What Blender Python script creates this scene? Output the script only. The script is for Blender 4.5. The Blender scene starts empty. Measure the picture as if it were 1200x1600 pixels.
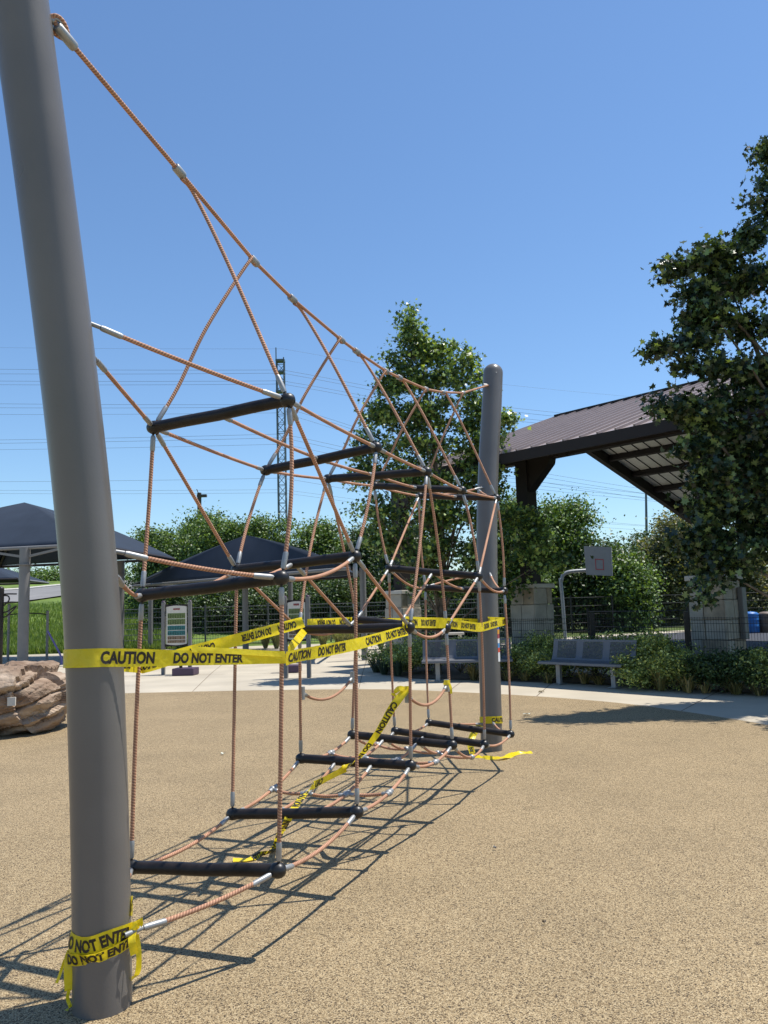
import bpy, math, random
import numpy as np
from mathutils import Vector, Matrix, noise

# ------------------------------------------------------------------ camera, world, sun
S = bpy.context.scene
COL = S.collection
FPX = 1250.0; EYE = 1.6
ROLL = math.radians(1.7)
PITCH = math.atan((946-800)/FPX)
CR, SR = math.cos(ROLL), math.sin(ROLL)
CP, SP = math.cos(PITCH), math.sin(PITCH)

cam_d = bpy.data.cameras.new('camera')
cam = bpy.data.objects.new('camera', cam_d); COL.objects.link(cam)
cam_d.sensor_fit = 'VERTICAL'; cam_d.sensor_height = 24.0; cam_d.lens = 24.0*FPX/1600
cam_d.clip_start = 0.05; cam_d.clip_end = 4000
F = Vector((0, CP, SP)); U0 = Vector((0, -SP, CP)); R0 = Vector((1, 0, 0))
Up = U0*CR + R0*SR; Rt = R0*CR - U0*SR
M = Matrix((Rt, Up, -F)).transposed().to_4x4(); M.translation = (0, 0, EYE)
cam.matrix_world = M
S.camera = cam

SHX, SHY = -0.375, -0.13            # ground shadow offset per metre of height
SUN_EL = math.atan(1/math.hypot(SHX, SHY))
sun_dir = Vector((-SHX, -SHY, 1)).normalized()     # towards the sun
world = bpy.data.worlds.new('World'); S.world = world; world.use_nodes = True
wn = world.node_tree.nodes; wl = world.node_tree.links
sky = wn.new('ShaderNodeTexSky'); sky.sky_type = 'NISHITA'; sky.sun_disc = False
sky.sun_elevation = SUN_EL
sky.sun_rotation = math.atan2(sun_dir.x, sun_dir.y)
sky.altitude = 200; sky.air_density = 1.15; sky.dust_density = 0.2; sky.ozone_density = 4.5
tint = wn.new('ShaderNodeMixRGB'); tint.blend_type = 'MULTIPLY'; tint.inputs[0].default_value = 1; tint.inputs[2].default_value = (.87, .985, 1.07, 1)
wl.new(sky.outputs[0], tint.inputs[1]); wl.new(tint.outputs[0], wn['Background'].inputs[0]); wn['Background'].inputs[1].default_value = 0.122
sd = bpy.data.lights.new('sun', 'SUN'); sd.energy = 5.0; sd.angle = math.radians(0.5); sd.color = (1, .95, .87)
sun = bpy.data.objects.new('sun', sd); COL.objects.link(sun)
sun.rotation_euler = sun_dir.to_track_quat('Z', 'Y').to_euler()
S.view_settings.view_transform = 'Standard'; S.view_settings.look = 'None'
S.view_settings.exposure = 0.29; S.view_settings.gamma = 1.0
rng = random.Random(7); nr = np.random.RandomState(11)

# ------------------------------------------------------------------ pixel -> place
def ray(px, py):
    u0 = (px-600)/FPX; v0 = (800-py)/FPX
    u = u0*CR+v0*SR; v = -u0*SR+v0*CR
    d = Vector((u, CP-v*SP, SP+v*CP)); return d/d.y
def at(px, py, d):
    r = ray(px, py); return Vector((r.x*d, d, EYE+r.z*d))
def gp(px, py, z=0.0):
    r = ray(px, py); t = (z-EYE)/r.z; return Vector((r.x*t, t, z))
def gd(px, d, z=0.0):                 # point on the ground seen in column px at forward distance d
    y = 946+(600-px)*0.0297
    p = at(px, y+(EYE-z)*FPX/d, d); return Vector((p.x, d, z))

# ------------------------------------------------------------------ materials
def mat(name, color, rough=0.6, metal=0.0, spec=0.5, var=0.0, vscale=5.0, bump=0.0, bscale=30.0, coat=0.0, detail=4.0):
    m = bpy.data.materials.new(name); m.use_nodes = True
    n = m.node_tree.nodes; l = m.node_tree.links; b = n['Principled BSDF']
    b.inputs['Base Color'].default_value = (*color, 1); b.inputs['Roughness'].default_value = rough
    b.inputs['Metallic'].default_value = metal; b.inputs['Specular IOR Level'].default_value = spec
    b.inputs['Coat Weight'].default_value = coat
    tc = n.new('ShaderNodeTexCoord')
    if var > 0:
        t = n.new('ShaderNodeTexNoise'); t.inputs['Scale'].default_value = vscale; t.inputs['Detail'].default_value = detail
        l.new(tc.outputs['Object'], t.inputs['Vector'])
        r = n.new('ShaderNodeValToRGB')
        r.color_ramp.elements[0].position = .3; r.color_ramp.elements[1].position = .7
        r.color_ramp.elements[0].color = (*[c*(1-var) for c in color], 1)
        r.color_ramp.elements[1].color = (*[min(1, c*(1+var)) for c in color], 1)
        l.new(t.outputs['Fac'], r.inputs['Fac']); l.new(r.outputs['Color'], b.inputs['Base Color'])
        mp = n.new('ShaderNodeMapRange'); mp.inputs['To Min'].default_value = max(0.02, rough-.12); mp.inputs['To Max'].default_value = min(1, rough+.12)
        l.new(t.outputs['Fac'], mp.inputs['Value']); l.new(mp.outputs[0], b.inputs['Roughness'])
    if bump > 0:
        t2 = n.new('ShaderNodeTexNoise'); t2.inputs['Scale'].default_value = bscale; t2.inputs['Detail'].default_value = 6
        l.new(tc.outputs['Object'], t2.inputs['Vector'])
        bp = n.new('ShaderNodeBump'); bp.inputs['Strength'].default_value = bump; bp.inputs['Distance'].default_value = 0.02
        l.new(t2.outputs['Fac'], bp.inputs['Height']); l.new(bp.outputs[0], b.inputs['Normal'])
    return m
def nd(m): return m.node_tree.nodes, m.node_tree.links, m.node_tree.nodes['Principled BSDF']

def leaf_mat(name, c1, c2, c3, trans=0.25, rough=0.45):
    m = bpy.data.materials.new(name); m.use_nodes = True
    n, l, b = nd(m)
    g = n.new('ShaderNodeNewGeometry')
    r = n.new('ShaderNodeValToRGB'); e = r.color_ramp.elements
    e[0].color = (*c1, 1); e[1].color = (*c3, 1); e[1].position = 1.0
    k = e.new(.6); k.color = (*c2, 1)
    l.new(g.outputs['Random Per Island'], r.inputs['Fac'])
    l.new(r.outputs['Color'], b.inputs['Base Color'])
    b.inputs['Roughness'].default_value = rough; b.inputs['Specular IOR Level'].default_value = .5
    tr = n.new('ShaderNodeBsdfTranslucent'); l.new(r.outputs['Color'], tr.inputs['Color'])
    gm = n.new('ShaderNodeMixRGB'); gm.blend_type = 'MULTIPLY'; gm.inputs[0].default_value = 1
    gm.inputs[2].default_value = (1.7, 1.7, .5, 1); l.new(r.outputs['Color'], gm.inputs[1]); l.new(gm.outputs[0], tr.inputs['Color'])
    mx = n.new('ShaderNodeMixShader'); mx.inputs[0].default_value = trans
    l.new(b.outputs[0], mx.inputs[1]); l.new(tr.outputs[0], mx.inputs[2])
    l.new(mx.outputs[0], n['Material Output'].inputs['Surface'])
    return m

MT = {}
# poured rubber granules
m = MT['rubber'] = mat('rubber_granules', (.5, .4, .25), .85, spec=.3)
n, l, b = nd(m)
tc = n.new('ShaderNodeTexCoord')
v = n.new('ShaderNodeTexVoronoi'); v.inputs['Scale'].default_value = 200; v.inputs['Randomness'].default_value = 1
l.new(tc.outputs['Object'], v.inputs['Vector'])
sp = n.new('ShaderNodeSeparateColor'); l.new(v.outputs['Color'], sp.inputs[0])
r = n.new('ShaderNodeValToRGB'); e = r.color_ramp.elements
e[0].color = (.07, .05, .032, 1); e[0].position = 0
e[1].color = (.76, .60, .365, 1); e[1].position = 1
for p, c in ((.11, (.10, .07, .045, 1)), (.20, (.29, .20, .10, 1)), (.5, (.535, .39, .21, 1)), (.8, (.645, .495, .28, 1))):
    k = e.new(p); k.color = c
l.new(sp.outputs[0], r.inputs['Fac'])
edge = n.new('ShaderNodeMapRange'); edge.inputs['From Min'].default_value = .25; edge.inputs['From Max'].default_value = .62
edge.inputs['To Min'].default_value = 1; edge.inputs['To Max'].default_value = .55
l.new(v.outputs['Distance'], edge.inputs['Value'])
mu = n.new('ShaderNodeMixRGB'); mu.blend_type = 'MULTIPLY'; mu.inputs[0].default_value = 1
l.new(r.outputs['Color'], mu.inputs[1]); l.new(edge.outputs[0], mu.inputs[2])
ns = n.new('ShaderNodeTexNoise'); ns.inputs['Scale'].default_value = .9; ns.inputs['Detail'].default_value = 7; ns.inputs['Roughness'].default_value = .65
l.new(tc.outputs['Object'], ns.inputs['Vector'])
mr = n.new('ShaderNodeMapRange'); mr.inputs['From Min'].default_value = .3; mr.inputs['From Max'].default_value = .7
mr.inputs['To Min'].default_value = .70; mr.inputs['To Max'].default_value = .88
l.new(ns.outputs['Fac'], mr.inputs['Value'])
mu2 = n.new('ShaderNodeMixRGB'); mu2.blend_type = 'MULTIPLY'; mu2.inputs[0].default_value = 1
l.new(mu.outputs[0], mu2.inputs[1]); l.new(mr.outputs[0], mu2.inputs[2])
ns2 = n.new('ShaderNodeTexNoise'); ns2.inputs['Scale'].default_value = 3.2; ns2.inputs['Detail'].default_value = 10; ns2.inputs['Roughness'].default_value = .75; ns2.inputs['Distortion'].default_value = .6
l.new(tc.outputs['Object'], ns2.inputs['Vector'])
mr2 = n.new('ShaderNodeMapRange'); mr2.inputs['From Min'].default_value = .56; mr2.inputs['From Max'].default_value = .72; mr2.inputs['To Min'].default_value = 1; mr2.inputs['To Max'].default_value = .74
l.new(ns2.outputs['Fac'], mr2.inputs['Value'])
mu3 = n.new('ShaderNodeMixRGB'); mu3.blend_type = 'MULTIPLY'; mu3.inputs[0].default_value = 1
l.new(mu2.outputs[0], mu3.inputs[1]); l.new(mr2.outputs[0], mu3.inputs[2])
l.new(mu3.outputs[0], b.inputs['Base Color'])
bp = n.new('ShaderNodeBump'); bp.inputs['Strength'].default_value = .5; bp.inputs['Distance'].default_value = .003; bp.invert = True
l.new(v.outputs['Distance'], bp.inputs['Height']); l.new(bp.outputs[0], b.inputs['Normal'])
# concrete with stains
MT['concrete'] = mat('pale_concrete', (.44, .39, .305), .85, spec=.25, var=.13, vscale=.8, bump=.15, bscale=60, detail=9)
MT['concrete_pale'] = mat('plinth_concrete', (.55, .52, .46), .85, var=.1, vscale=3)
MT['court'] = mat('court_asphalt', (.05, .053, .062), .85, spec=.3, var=.12, vscale=1.5, bump=.2, bscale=80)  # roof shade over the court is put into this darkened base colour
MT['asphalt'] = mat('road_asphalt', (.20, .195, .19), .9, spec=.3, var=.12, vscale=.5)
MT['grass'] = mat('meadow_grass', (.075, .105, .028), .9, spec=.2, var=.5, vscale=.35, bump=.6, bscale=8, detail=10)
MT['hill'] = mat('hill_grass', (.115, .17, .035), .9, spec=.2, var=.5, vscale=.5, bump=1, bscale=5, detail=10)
MT['soil'] = mat('bed_mulch', (.12, .085, .06), .95, spec=.2, var=.5, vscale=9, bump=.8, bscale=40)
# painted steel pole
m = MT['pole'] = mat('grey_powder_coat', (.138, .129, .120), .33, spec=.5, var=.09, vscale=2.2, bump=.04, bscale=90)
MT['pole_grey'] = mat('shade_post_grey', (.175, .17, .165), .5, var=.06, vscale=3)
MT['bar'] = mat('black_rubber_bar', (.016, .0125, .011), .42, spec=.35, var=.4, vscale=14, bump=.08, bscale=70)
MT['black'] = mat('black_fitting', (.012, .012, .012), .4)
MT['alu'] = mat('aluminium_ferrule', (.34, .345, .34), .5, metal=.6, var=.12, vscale=30)
MT['galv'] = mat('galvanised_steel', (.26, .27, .275), .5, metal=.3, var=.12, vscale=12)
MT['bench'] = mat('grey_thermoplastic', (.125, .13, .145), .38, var=.08, vscale=9)
# rope: UV.x around, UV.y metres along
m = MT['rope'] = mat('orange_rope', (.48, .2, .1), .75, spec=.3)
n, l, b = nd(m)
uv = n.new('ShaderNodeUVMap'); sx = n.new('ShaderNodeSeparateXYZ'); l.new(uv.outputs[0], sx.inputs[0])
a = n.new('ShaderNodeMath'); a.operation = 'MULTIPLY'; a.inputs[1].default_value = 70.0; l.new(sx.outputs['Y'], a.inputs[0])
a2 = n.new('ShaderNodeMath'); a2.operation = 'MULTIPLY'; a2.inputs[1].default_value = 2.0; l.new(sx.outputs['X'], a2.inputs[0])
ad = n.new('ShaderNodeMath'); ad.operation = 'ADD'; l.new(a.outputs[0], ad.inputs[0]); l.new(a2.outputs[0], ad.inputs[1])
fr = n.new('ShaderNodeMath'); fr.operation = 'FRACT'; l.new(ad.outputs[0], fr.inputs[0])
pp = n.new('ShaderNodeMath'); pp.operation = 'PINGPONG'; pp.inputs[1].default_value = .5; l.new(fr.outputs[0], pp.inputs[0])
rp = n.new('ShaderNodeValToRGB'); e = rp.color_ramp.elements
e[0].color = (.33, .16, .10, 1); e[1].color = (.60, .335, .205, 1); e[1].position = .42; e[0].position = .08
l.new(pp.outputs[0], rp.inputs['Fac'])
nz = n.new('ShaderNodeTexNoise'); nz.inputs['Scale'].default_value = 6; tcc = n.new('ShaderNodeTexCoord'); l.new(tcc.outputs['Object'], nz.inputs['Vector'])
mm = n.new('ShaderNodeMapRange'); mm.inputs['To Min'].default_value = .6; mm.inputs['To Max'].default_value = 1.3; l.new(nz.outputs['Fac'], mm.inputs['Value'])
mq = n.new('ShaderNodeMixRGB'); mq.blend_type = 'MULTIPLY'; mq.inputs[0].default_value = 1
l.new(rp.outputs['Color'], mq.inputs[1]); l.new(mm.outputs[0], mq.inputs[2]); l.new(mq.outputs[0], b.inputs['Base Color'])
bp = n.new('ShaderNodeBump'); bp.inputs['Strength'].default_value = 1.0; bp.inputs['Distance'].default_value = .004
l.new(pp.outputs[0], bp.inputs['Height']); l.new(bp.outputs[0], b.inputs['Normal'])
# tape
m = MT['tape'] = mat('yellow_plastic_tape', (.93, .74, .025), .28, spec=.5, var=.06, vscale=12, bump=.35, bscale=16)
n, l, b = nd(m)
tr = n.new('ShaderNodeBsdfTranslucent'); tr.inputs['Color'].default_value = (.9, .72, .02, 1)
mx = n.new('ShaderNodeMixShader'); mx.inputs[0].default_value = .35
l.new(b.outputs[0], mx.inputs[1]); l.new(tr.outputs[0], mx.inputs[2]); l.new(mx.outputs[0], n['Material Output'].inputs['Surface'])
MT['ink'] = mat('black_tape_ink', (.02, .014, .008), .5)
MT['letter'] = mat('sign_red', (.45, .05, .05), .6)
# sandstone
m = MT['boulder'] = mat('red_sandstone', (.30, .20, .145), .95, spec=.15, bump=.9, bscale=22)
n, l, b = nd(m)
tc = n.new('ShaderNodeTexCoord')
mpg = n.new('ShaderNodeMapping'); mpg.inputs['Scale'].default_value = (1, 1, 5); mpg.inputs['Rotation'].default_value = (.1, .35, 0)
t = n.new('ShaderNodeTexNoise'); t.inputs['Scale'].default_value = 1.6; t.inputs['Detail'].default_value = 9
l.new(tc.outputs['Object'], mpg.inputs[0]); l.new(mpg.outputs[0], t.inputs['Vector'])
r = n.new('ShaderNodeValToRGB'); e = r.color_ramp.elements
e[0].color = (.17, .11, .075, 1); e[0].position = .3; e[1].color = (.46, .365, .275, 1); e[1].position = .72
k = e.new(.5); k.color = (.29, .21, .15, 1)
l.new(t.outputs['Fac'], r.inputs['Fac']); l.new(r.outputs[0], b.inputs['Base Color'])
# limestone
MT['stone'] = mat('limestone_block', (.42, .385, .32), .9, spec=.2, var=.16, vscale=3.5, bump=.7, bscale=14, detail=8)
MT['stone_tan'] = mat('tan_limestone_block', (.36, .30, .22), .9, spec=.2, var=.25, vscale=5, bump=.7, bscale=14, detail=8)
MT['brown_steel'] = mat('dark_bronze_steel', (.024, .019, .018), .65, spec=.3, var=.1)
MT['roof'] = mat('brown_metal_roof', (.32, .265, .25), .40, spec=.5, var=.06, vscale=1.2)
MT['soffit'] = mat('white_metal_deck', (.78, .78, .75), .6, var=.05)
# shade cloth: knitted, slightly see-through
m = MT['cloth'] = mat('navy_shade_cloth', (.027, .038, .058), .85, spec=.2, var=.12, vscale=1.5, bump=.3, bscale=2)
MT['board'] = mat('backboard_grey', (.22, .225, .23), .5, var=.06, vscale=5)
MT['red'] = mat('red_paint', (.35, .04, .05), .5)
MT['blue'] = mat('blue_barrel_plastic', (.02, .14, .42), .4, var=.1)
MT['brown_bin'] = mat('brown_bin_slats', (.15, .11, .08), .6, var=.1)
MT['purple'] = mat('purple_coated_steel', (.065, .035, .07), .5, var=.1)
MT['violet'] = mat('violet_tube', (.22, .17, .40), .4)
MT['bark'] = mat('mottled_bark', (.16, .125, .09), .95, spec=.2, var=.4, vscale=6, bump=.8, bscale=20)
MT['tower'] = mat('tower_steel', (.10, .125, .135), .5, metal=.3)
MT['wire'] = mat('power_wire', (.10, .12, .16), .6)
MT['wood'] = mat('utility_pole_wood', (.07, .055, .045), .9)
MT['sign_white'] = mat('sign_panel', (.62, .58, .50), .5, var=.04)
MT['sign_green'] = mat('sign_green_band', (.32, .42, .16), .5)
MT['sign_teal'] = mat('sign_teal_band', (.10, .36, .36), .5)
MT['sign_tan'] = mat('sign_tan_band', (.50, .36, .24), .5)
MT['fence_black'] = mat('black_fence_coating', (.012, .012, .013), .45)
MT['fence_grey'] = mat('highlight_grey_fence_wire', (.10, .105, .11), .5)  # black fence wire; its bright highlights are put into this grey colour
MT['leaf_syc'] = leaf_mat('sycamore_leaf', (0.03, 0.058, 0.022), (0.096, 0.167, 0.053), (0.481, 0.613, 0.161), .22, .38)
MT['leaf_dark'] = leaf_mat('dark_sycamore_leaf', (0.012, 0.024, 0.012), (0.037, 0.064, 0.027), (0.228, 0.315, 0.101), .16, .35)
MT['leaf_oak'] = leaf_mat('oak_leaf', (0.032, 0.059, 0.019), (0.099, 0.167, 0.045), (0.267, 0.382, 0.107), .2, .5)
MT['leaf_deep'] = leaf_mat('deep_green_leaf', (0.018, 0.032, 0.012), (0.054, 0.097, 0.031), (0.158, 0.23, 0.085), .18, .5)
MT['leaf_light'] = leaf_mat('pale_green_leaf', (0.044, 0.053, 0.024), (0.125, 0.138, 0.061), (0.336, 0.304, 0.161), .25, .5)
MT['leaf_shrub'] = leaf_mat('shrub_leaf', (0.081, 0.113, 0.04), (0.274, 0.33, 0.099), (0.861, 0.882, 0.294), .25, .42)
MT['leaf_fern'] = leaf_mat('fern_frond', (0.073, 0.069, 0.023), (0.207, 0.185, 0.061), (0.555, 0.398, 0.177), .25, .5)
MT['leaf_spiky'] = leaf_mat('spiky_leaf', (.02, .035, .018), (.035, .055, .028), (.06, .09, .05), .1, .5)
MT['blade'] = leaf_mat('grass_blade', (.09, .14, .025), (.15, .23, .045), (.27, .33, .10), .3, .6)
MT['blade_dry'] = leaf_mat('ornamental_grass_blade', (.13, .15, .06), (.22, .23, .11), (.36, .33, .2), .3, .6)

# ------------------------------------------------------------------ builders
def link(name, data, parent=None):
    o = bpy.data.objects.new(name, data); COL.objects.link(o)
    if parent is not None:
        o.parent = parent
        o.matrix_parent_inverse = Matrix.Translation(parent.matrix_basis.translation).inverted() if parent.parent is None else Matrix.Identity(4)
    return o
def thing(name, loc, label, cat, group=None):
    o = bpy.data.objects.new(name, None); COL.objects.link(o); o.location = loc; o.empty_display_size = .2
    o['label'] = label; o['category'] = cat
    if group: o['group'] = group
    return o
def tag(o, label, cat, group=None):
    o['label'] = label; o['category'] = cat
    if group: o['group'] = group
    return o

class MB:
    def __init__(s): s.v = []; s.f = []; s.uv = []; s.smooth = []
    def add(s, vs, fs, uvs=None, smooth=False):
        o = len(s.v); s.v += [tuple(p) for p in vs]
        for i, f in enumerate(fs):
            s.f.append(tuple(o+k for k in f)); s.uv += (uvs[i] if uvs else [(0, 0)]*len(f)); s.smooth.append(smooth)
    def box(s, c, size, X=Vector((1, 0, 0)), Z=Vector((0, 0, 1))):
        X = Vector(X).normalized(); Z = Vector(Z).normalized(); Y = Z.cross(X).normalized(); Z = X.cross(Y)
        c = Vector(c); a, b_, h = size[0]/2, size[1]/2, size[2]/2
        vs = [c+X*i*a+Y*j*b_+Z*k*h for k in (-1, 1) for j in (-1, 1) for i in (-1, 1)]
        s.add(vs, [(0, 2, 3, 1), (4, 5, 7, 6), (0, 1, 5, 4), (2, 6, 7, 3), (0, 4, 6, 2), (1, 3, 7, 5)])
    def beam(s, a, b_, w, h, up=Vector((0, 0, 1))):
        a = Vector(a); b_ = Vector(b_); d = (b_-a); L = d.length; d.normalize()
        side = d.cross(up).normalized(); u = side.cross(d)
        s.box((a+b_)/2, (L, w, h), d, u)
    def tube(s, pts, r, seg=10, caps=True, smooth=True, rs=None):
        pts = [Vector(p) for p in pts]; n = len(pts)
        T = [(pts[min(i+1, n-1)]-pts[max(i-1, 0)]).normalized() for i in range(n)]
        ref = Vector((0, 0, 1)) if abs(T[0].z) < .9 else Vector((1, 0, 0))
        N = T[0].cross(ref).normalized(); vs = []; acc = 0; L = [0]
        for i in range(n):
            if i: acc += (pts[i]-pts[i-1]).length; L.append(acc)
            N = (N-T[i]*N.dot(T[i])).normalized(); B = T[i].cross(N)
            rr = rs[i] if rs else r
            for k in range(seg):
                a = 2*math.pi*k/seg; vs.append(pts[i]+(N*math.cos(a)+B*math.sin(a))*rr)
        fs = []; uv = []
        for i in range(n-1):
            for k in range(seg):
                k2 = (k+1) % seg
                fs.append((i*seg+k, i*seg+k2, (i+1)*seg+k2, (i+1)*seg+k))
                uv.append([(k/seg, L[i]), ((k+1)/seg, L[i]), ((k+1)/seg, L[i+1]), (k/seg, L[i+1])])
        s.add(vs, fs, uv, smooth)
        if caps:
            s.add([vs[k] for k in range(seg)][::-1], [tuple(range(seg))]); s.add([vs[(n-1)*seg+k] for k in range(seg)], [tuple(range(seg))])
    def sphere(s, c, r, nu=14, nv=9, sc=(1, 1, 1)):
        c = Vector(c); vs = [c+Vector((0, 0, r*sc[2]))]
        for j in range(1, nv):
            t = math.pi*j/nv
            for i in range(nu):
                a = 2*math.pi*i/nu; vs.append(c+Vector((r*sc[0]*math.sin(t)*math.cos(a), r*sc[1]*math.sin(t)*math.sin(a), r*sc[2]*math.cos(t))))
        vs.append(c-Vector((0, 0, r*sc[2]))); fs = []
        for i in range(nu): fs.append((0, 1+i, 1+(i+1) % nu))
        for j in range(nv-2):
            for i in range(nu):
                a = 1+j*nu; fs.append((a+i, a+nu+i, a+nu+(i+1) % nu, a+(i+1) % nu))
        b_ = 1+(nv-2)*nu
        for i in range(nu): fs.append((b_+i, len(vs)-1, b_+(i+1) % nu))
        s.add(vs, fs, None, True)
    def lathe(s, c, prof, seg=24, axis=Vector((0, 0, 1))):
        c = Vector(c); q = Vector((0, 0, 1)).rotation_difference(Vector(axis).normalized()); vs = []
        for r, z in prof:
            for k in range(seg):
                a = 2*math.pi*k/seg; vs.append(c+q @ Vector((r*math.cos(a), r*math.sin(a), z)))
        fs = [(i*seg+k, i*seg+(k+1) % seg, (i+1)*seg+(k+1) % seg, (i+1)*seg+k) for i in range(len(prof)-1) for k in range(seg)]
        s.add(vs, fs, None, True)
        s.add(vs[:seg][::-1], [tuple(range(seg))]); s.add(vs[-seg:], [tuple(range(seg))])
    def build(s, name, m, parent=None):
        me = bpy.data.meshes.new(name); me.from_pydata(s.v, [], s.f)
        uvl = me.uv_layers.new(name='UVMap'); uvl.data.foreach_set('uv', [c for p in s.uv for c in p])
        me.polygons.foreach_set('use_smooth', s.smooth)
        me.materials.append(m); me.update()
        return link(name, me, parent)

def bevel(o, w=.01, seg=2):
    b = o.modifiers.new('bevel', 'BEVEL'); b.width = w; b.segments = seg; b.limit_method = 'ANGLE'; return o

def sheet(name, pts, z, m, thick=0):
    b = MB(); n = len(pts)
    b.add([(p.x, p.y, z) for p in pts], [tuple(range(n))])
    o = b.build(name, m); 
    if o.data.polygons[0].normal.z < 0: o.data.flip_normals()
    o['kind'] = 'structure'; return o

def bez(a, c, b_, n=10):
    a, b_, c = Vector(a), Vector(b_), Vector(c)
    return [a*(1-t)**2+c*2*t*(1-t)+b_*t*t for t in [i/n for i in range(n+1)]]
def catm(P, n=8):
    P = [Vector(p) for p in P]; Q = [P[0]*2-P[1]]+P+[P[-1]*2-P[-2]]; out = []
    for i in range(1, len(Q)-2):
        for k in range(n):
            t = k/n; p0, p1, p2, p3 = Q[i-1], Q[i], Q[i+1], Q[i+2]
            out.append(.5*((2*p1)+(p2-p0)*t+(2*p0-5*p1+4*p2-p3)*t*t+(3*p1-p0-3*p2+p3)*t**3))
    out.append(P[-1]); return out

# leaves -------------------------------------------------------------
LOBED = np.array([(0, -.5), (.12, -.18), (.42, -.32), (.34, -.05), (.5, .12), (.22, .16), (0, .55), (-.22, .16), (-.5, .12), (-.34, -.05), (-.42, -.32), (-.12, -.18)])
OVAL = np.array([(0, -.5), (.26, -.15), (.22, .2), (0, .5), (-.22, .2), (-.26, -.15)])
DIAM = np.array([(0, -.5), (.32, 0), (0, .5), (-.32, 0)])
def leaves_mesh(name, pos, size, shape, m, parent, up=0.6, seed=1, kindstuff=False):
    r = np.random.RandomState(seed); N = len(pos); k = len(shape)
    nrm = r.normal(size=(N, 3)); nrm[:, 2] = np.abs(nrm[:, 2])*1.0+up; nrm /= np.linalg.norm(nrm, axis=1)[:, None]
    t = r.normal(size=(N, 3)); t[:, 2] -= .5; t -= nrm*(t*nrm).sum(1)[:, None]; t /= np.linalg.norm(t, axis=1)[:, None]
    bt = np.cross(nrm, t); sz = size*r.uniform(.6, 1.25, N)
    V = pos[:, None, :]+(bt[:, None, :]*shape[None, :, 0, None]+t[:, None, :]*shape[None, :, 1, None])*sz[:, None, None]
    # slight cup
    V = V+nrm[:, None, :]*(np.abs(shape[:, 0])[None, :, None]*sz[:, None, None]*.35)
    me = bpy.data.meshes.new(name); me.vertices.add(N*k); me.vertices.foreach_set('co', V.reshape(-1))
    me.loops.add(N*k); me.loops.foreach_set('vertex_index', np.arange(N*k)); me.polygons.add(N)
    me.polygons.foreach_set('loop_start', np.arange(N)*k); me.polygons.foreach_set('loop_total', np.full(N, k))
    me.materials.append(m); me.update(); me.validate()
    o = link(name, me, parent); 
    if kindstuff: o['kind'] = 'stuff'
    return o

def crown_points(blobs, n, clump_r, seed, per=55, shell=.55):
    """blobs: (center Vector, (rx,ry,rz)) ; returns n positions gathered in clumps, plus clump centres"""
    r = np.random.RandomState(seed)
    vol = np.array([b_[1][0]*b_[1][1]*b_[1][2] for b_ in blobs])**.5; vol /= vol.sum()
    nc = max(6, n//per); P = []; CC = []
    idx = r.choice(len(blobs), nc, p=vol)
    for i in idx:
        c, rad = blobs[i]; d = r.normal(size=3); d /= np.linalg.norm(d)
        rr = shell+(1-shell)*r.rand() if r.rand() < .75 else r.rand()**.5*shell
        q = np.array(c)+d*np.array(rad)*rr; CC.append(q)
        k = int(per*r.uniform(.5, 1.5)); s = clump_r*r.uniform(.6, 1.3)
        off = r.normal(size=(k, 3))*np.array([s, s, s*.62])*.62
        P.append(q+off)
    return np.concatenate(P)[:n], CC

def make_tree(name, base, blobs, n, leaf, shape, m, label, cat, group=None, clump_r=.4, seed=1, trunk_r=.14, per=55, shell=.55, lean=None, limbs=14, up=.6):
    root = thing(name, base, label, cat, group)
    pos, cc = crown_points(blobs, n, clump_r, seed, per, shell)
    leaves_mesh('crown', pos, leaf, shape, m, root, seed=seed+5, up=up)
    r = random.Random(seed); b = MB(); base = Vector(base)
    top = Vector(max((b_[0] for b_ in blobs), key=lambda c: c[2])); cen = Vector((0, 0, 0))
    for c, _ in blobs: cen += Vector(c)
    cen /= len(blobs)
    mid = Vector((base.x*.45+cen.x*.55, base.y*.45+cen.y*.55, base.z*.4+cen.z*.6))
    path = catm([base, base+Vector((.03, 0, .25*(mid.z-base.z))), mid, cen*.35+top*.65, top], 6)
    H = len(path)-1
    b.tube(path, 1, 10, rs=[max(.012, trunk_r*(1.25 if i == 0 else 1)*(1-.9*i/H)) for i in range(H+1)])
    for c in r.sample(cc, min(limbs, len(cc))):
        c = Vector(c); j = min(H-2, max(2, int(H*(.15+.75*(min(c.z, top.z)-base.z)/max(.1, top.z-base.z)))-2))
        a = path[j]; rr = trunk_r*.45*(1-.7*j/H)
        mp = a.lerp(c, .5)+Vector((r.uniform(-.1, .1), r.uniform(-.1, .1), .15*(c-a).length*.5))
        pl = bez(a, mp, c, 6); b.tube(pl, 1, 6, rs=[max(.006, rr*(1-.85*i/6)) for i in range(7)])
    b.build('trunk', MT['bark'], root)
    return root
def pb(px, py, rx, ry, d, dd=None):
    """ellipsoid whose outline is about rx,ry pixels round px,py at distance d"""
    return (tuple(at(px, py, d)), (rx*d/FPX, (dd if dd else max(rx, ry)*d/FPX*.9), ry*d/FPX))

# ------------------------------------------------------------------ ground sheets
def big(z): return [Vector((-900, -60, z)), Vector((900, -60, z)), Vector((900, 1500, z)), Vector((-900, 1500, z))]
sheet('ground', big(0), -.03, MT['grass'])
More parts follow.
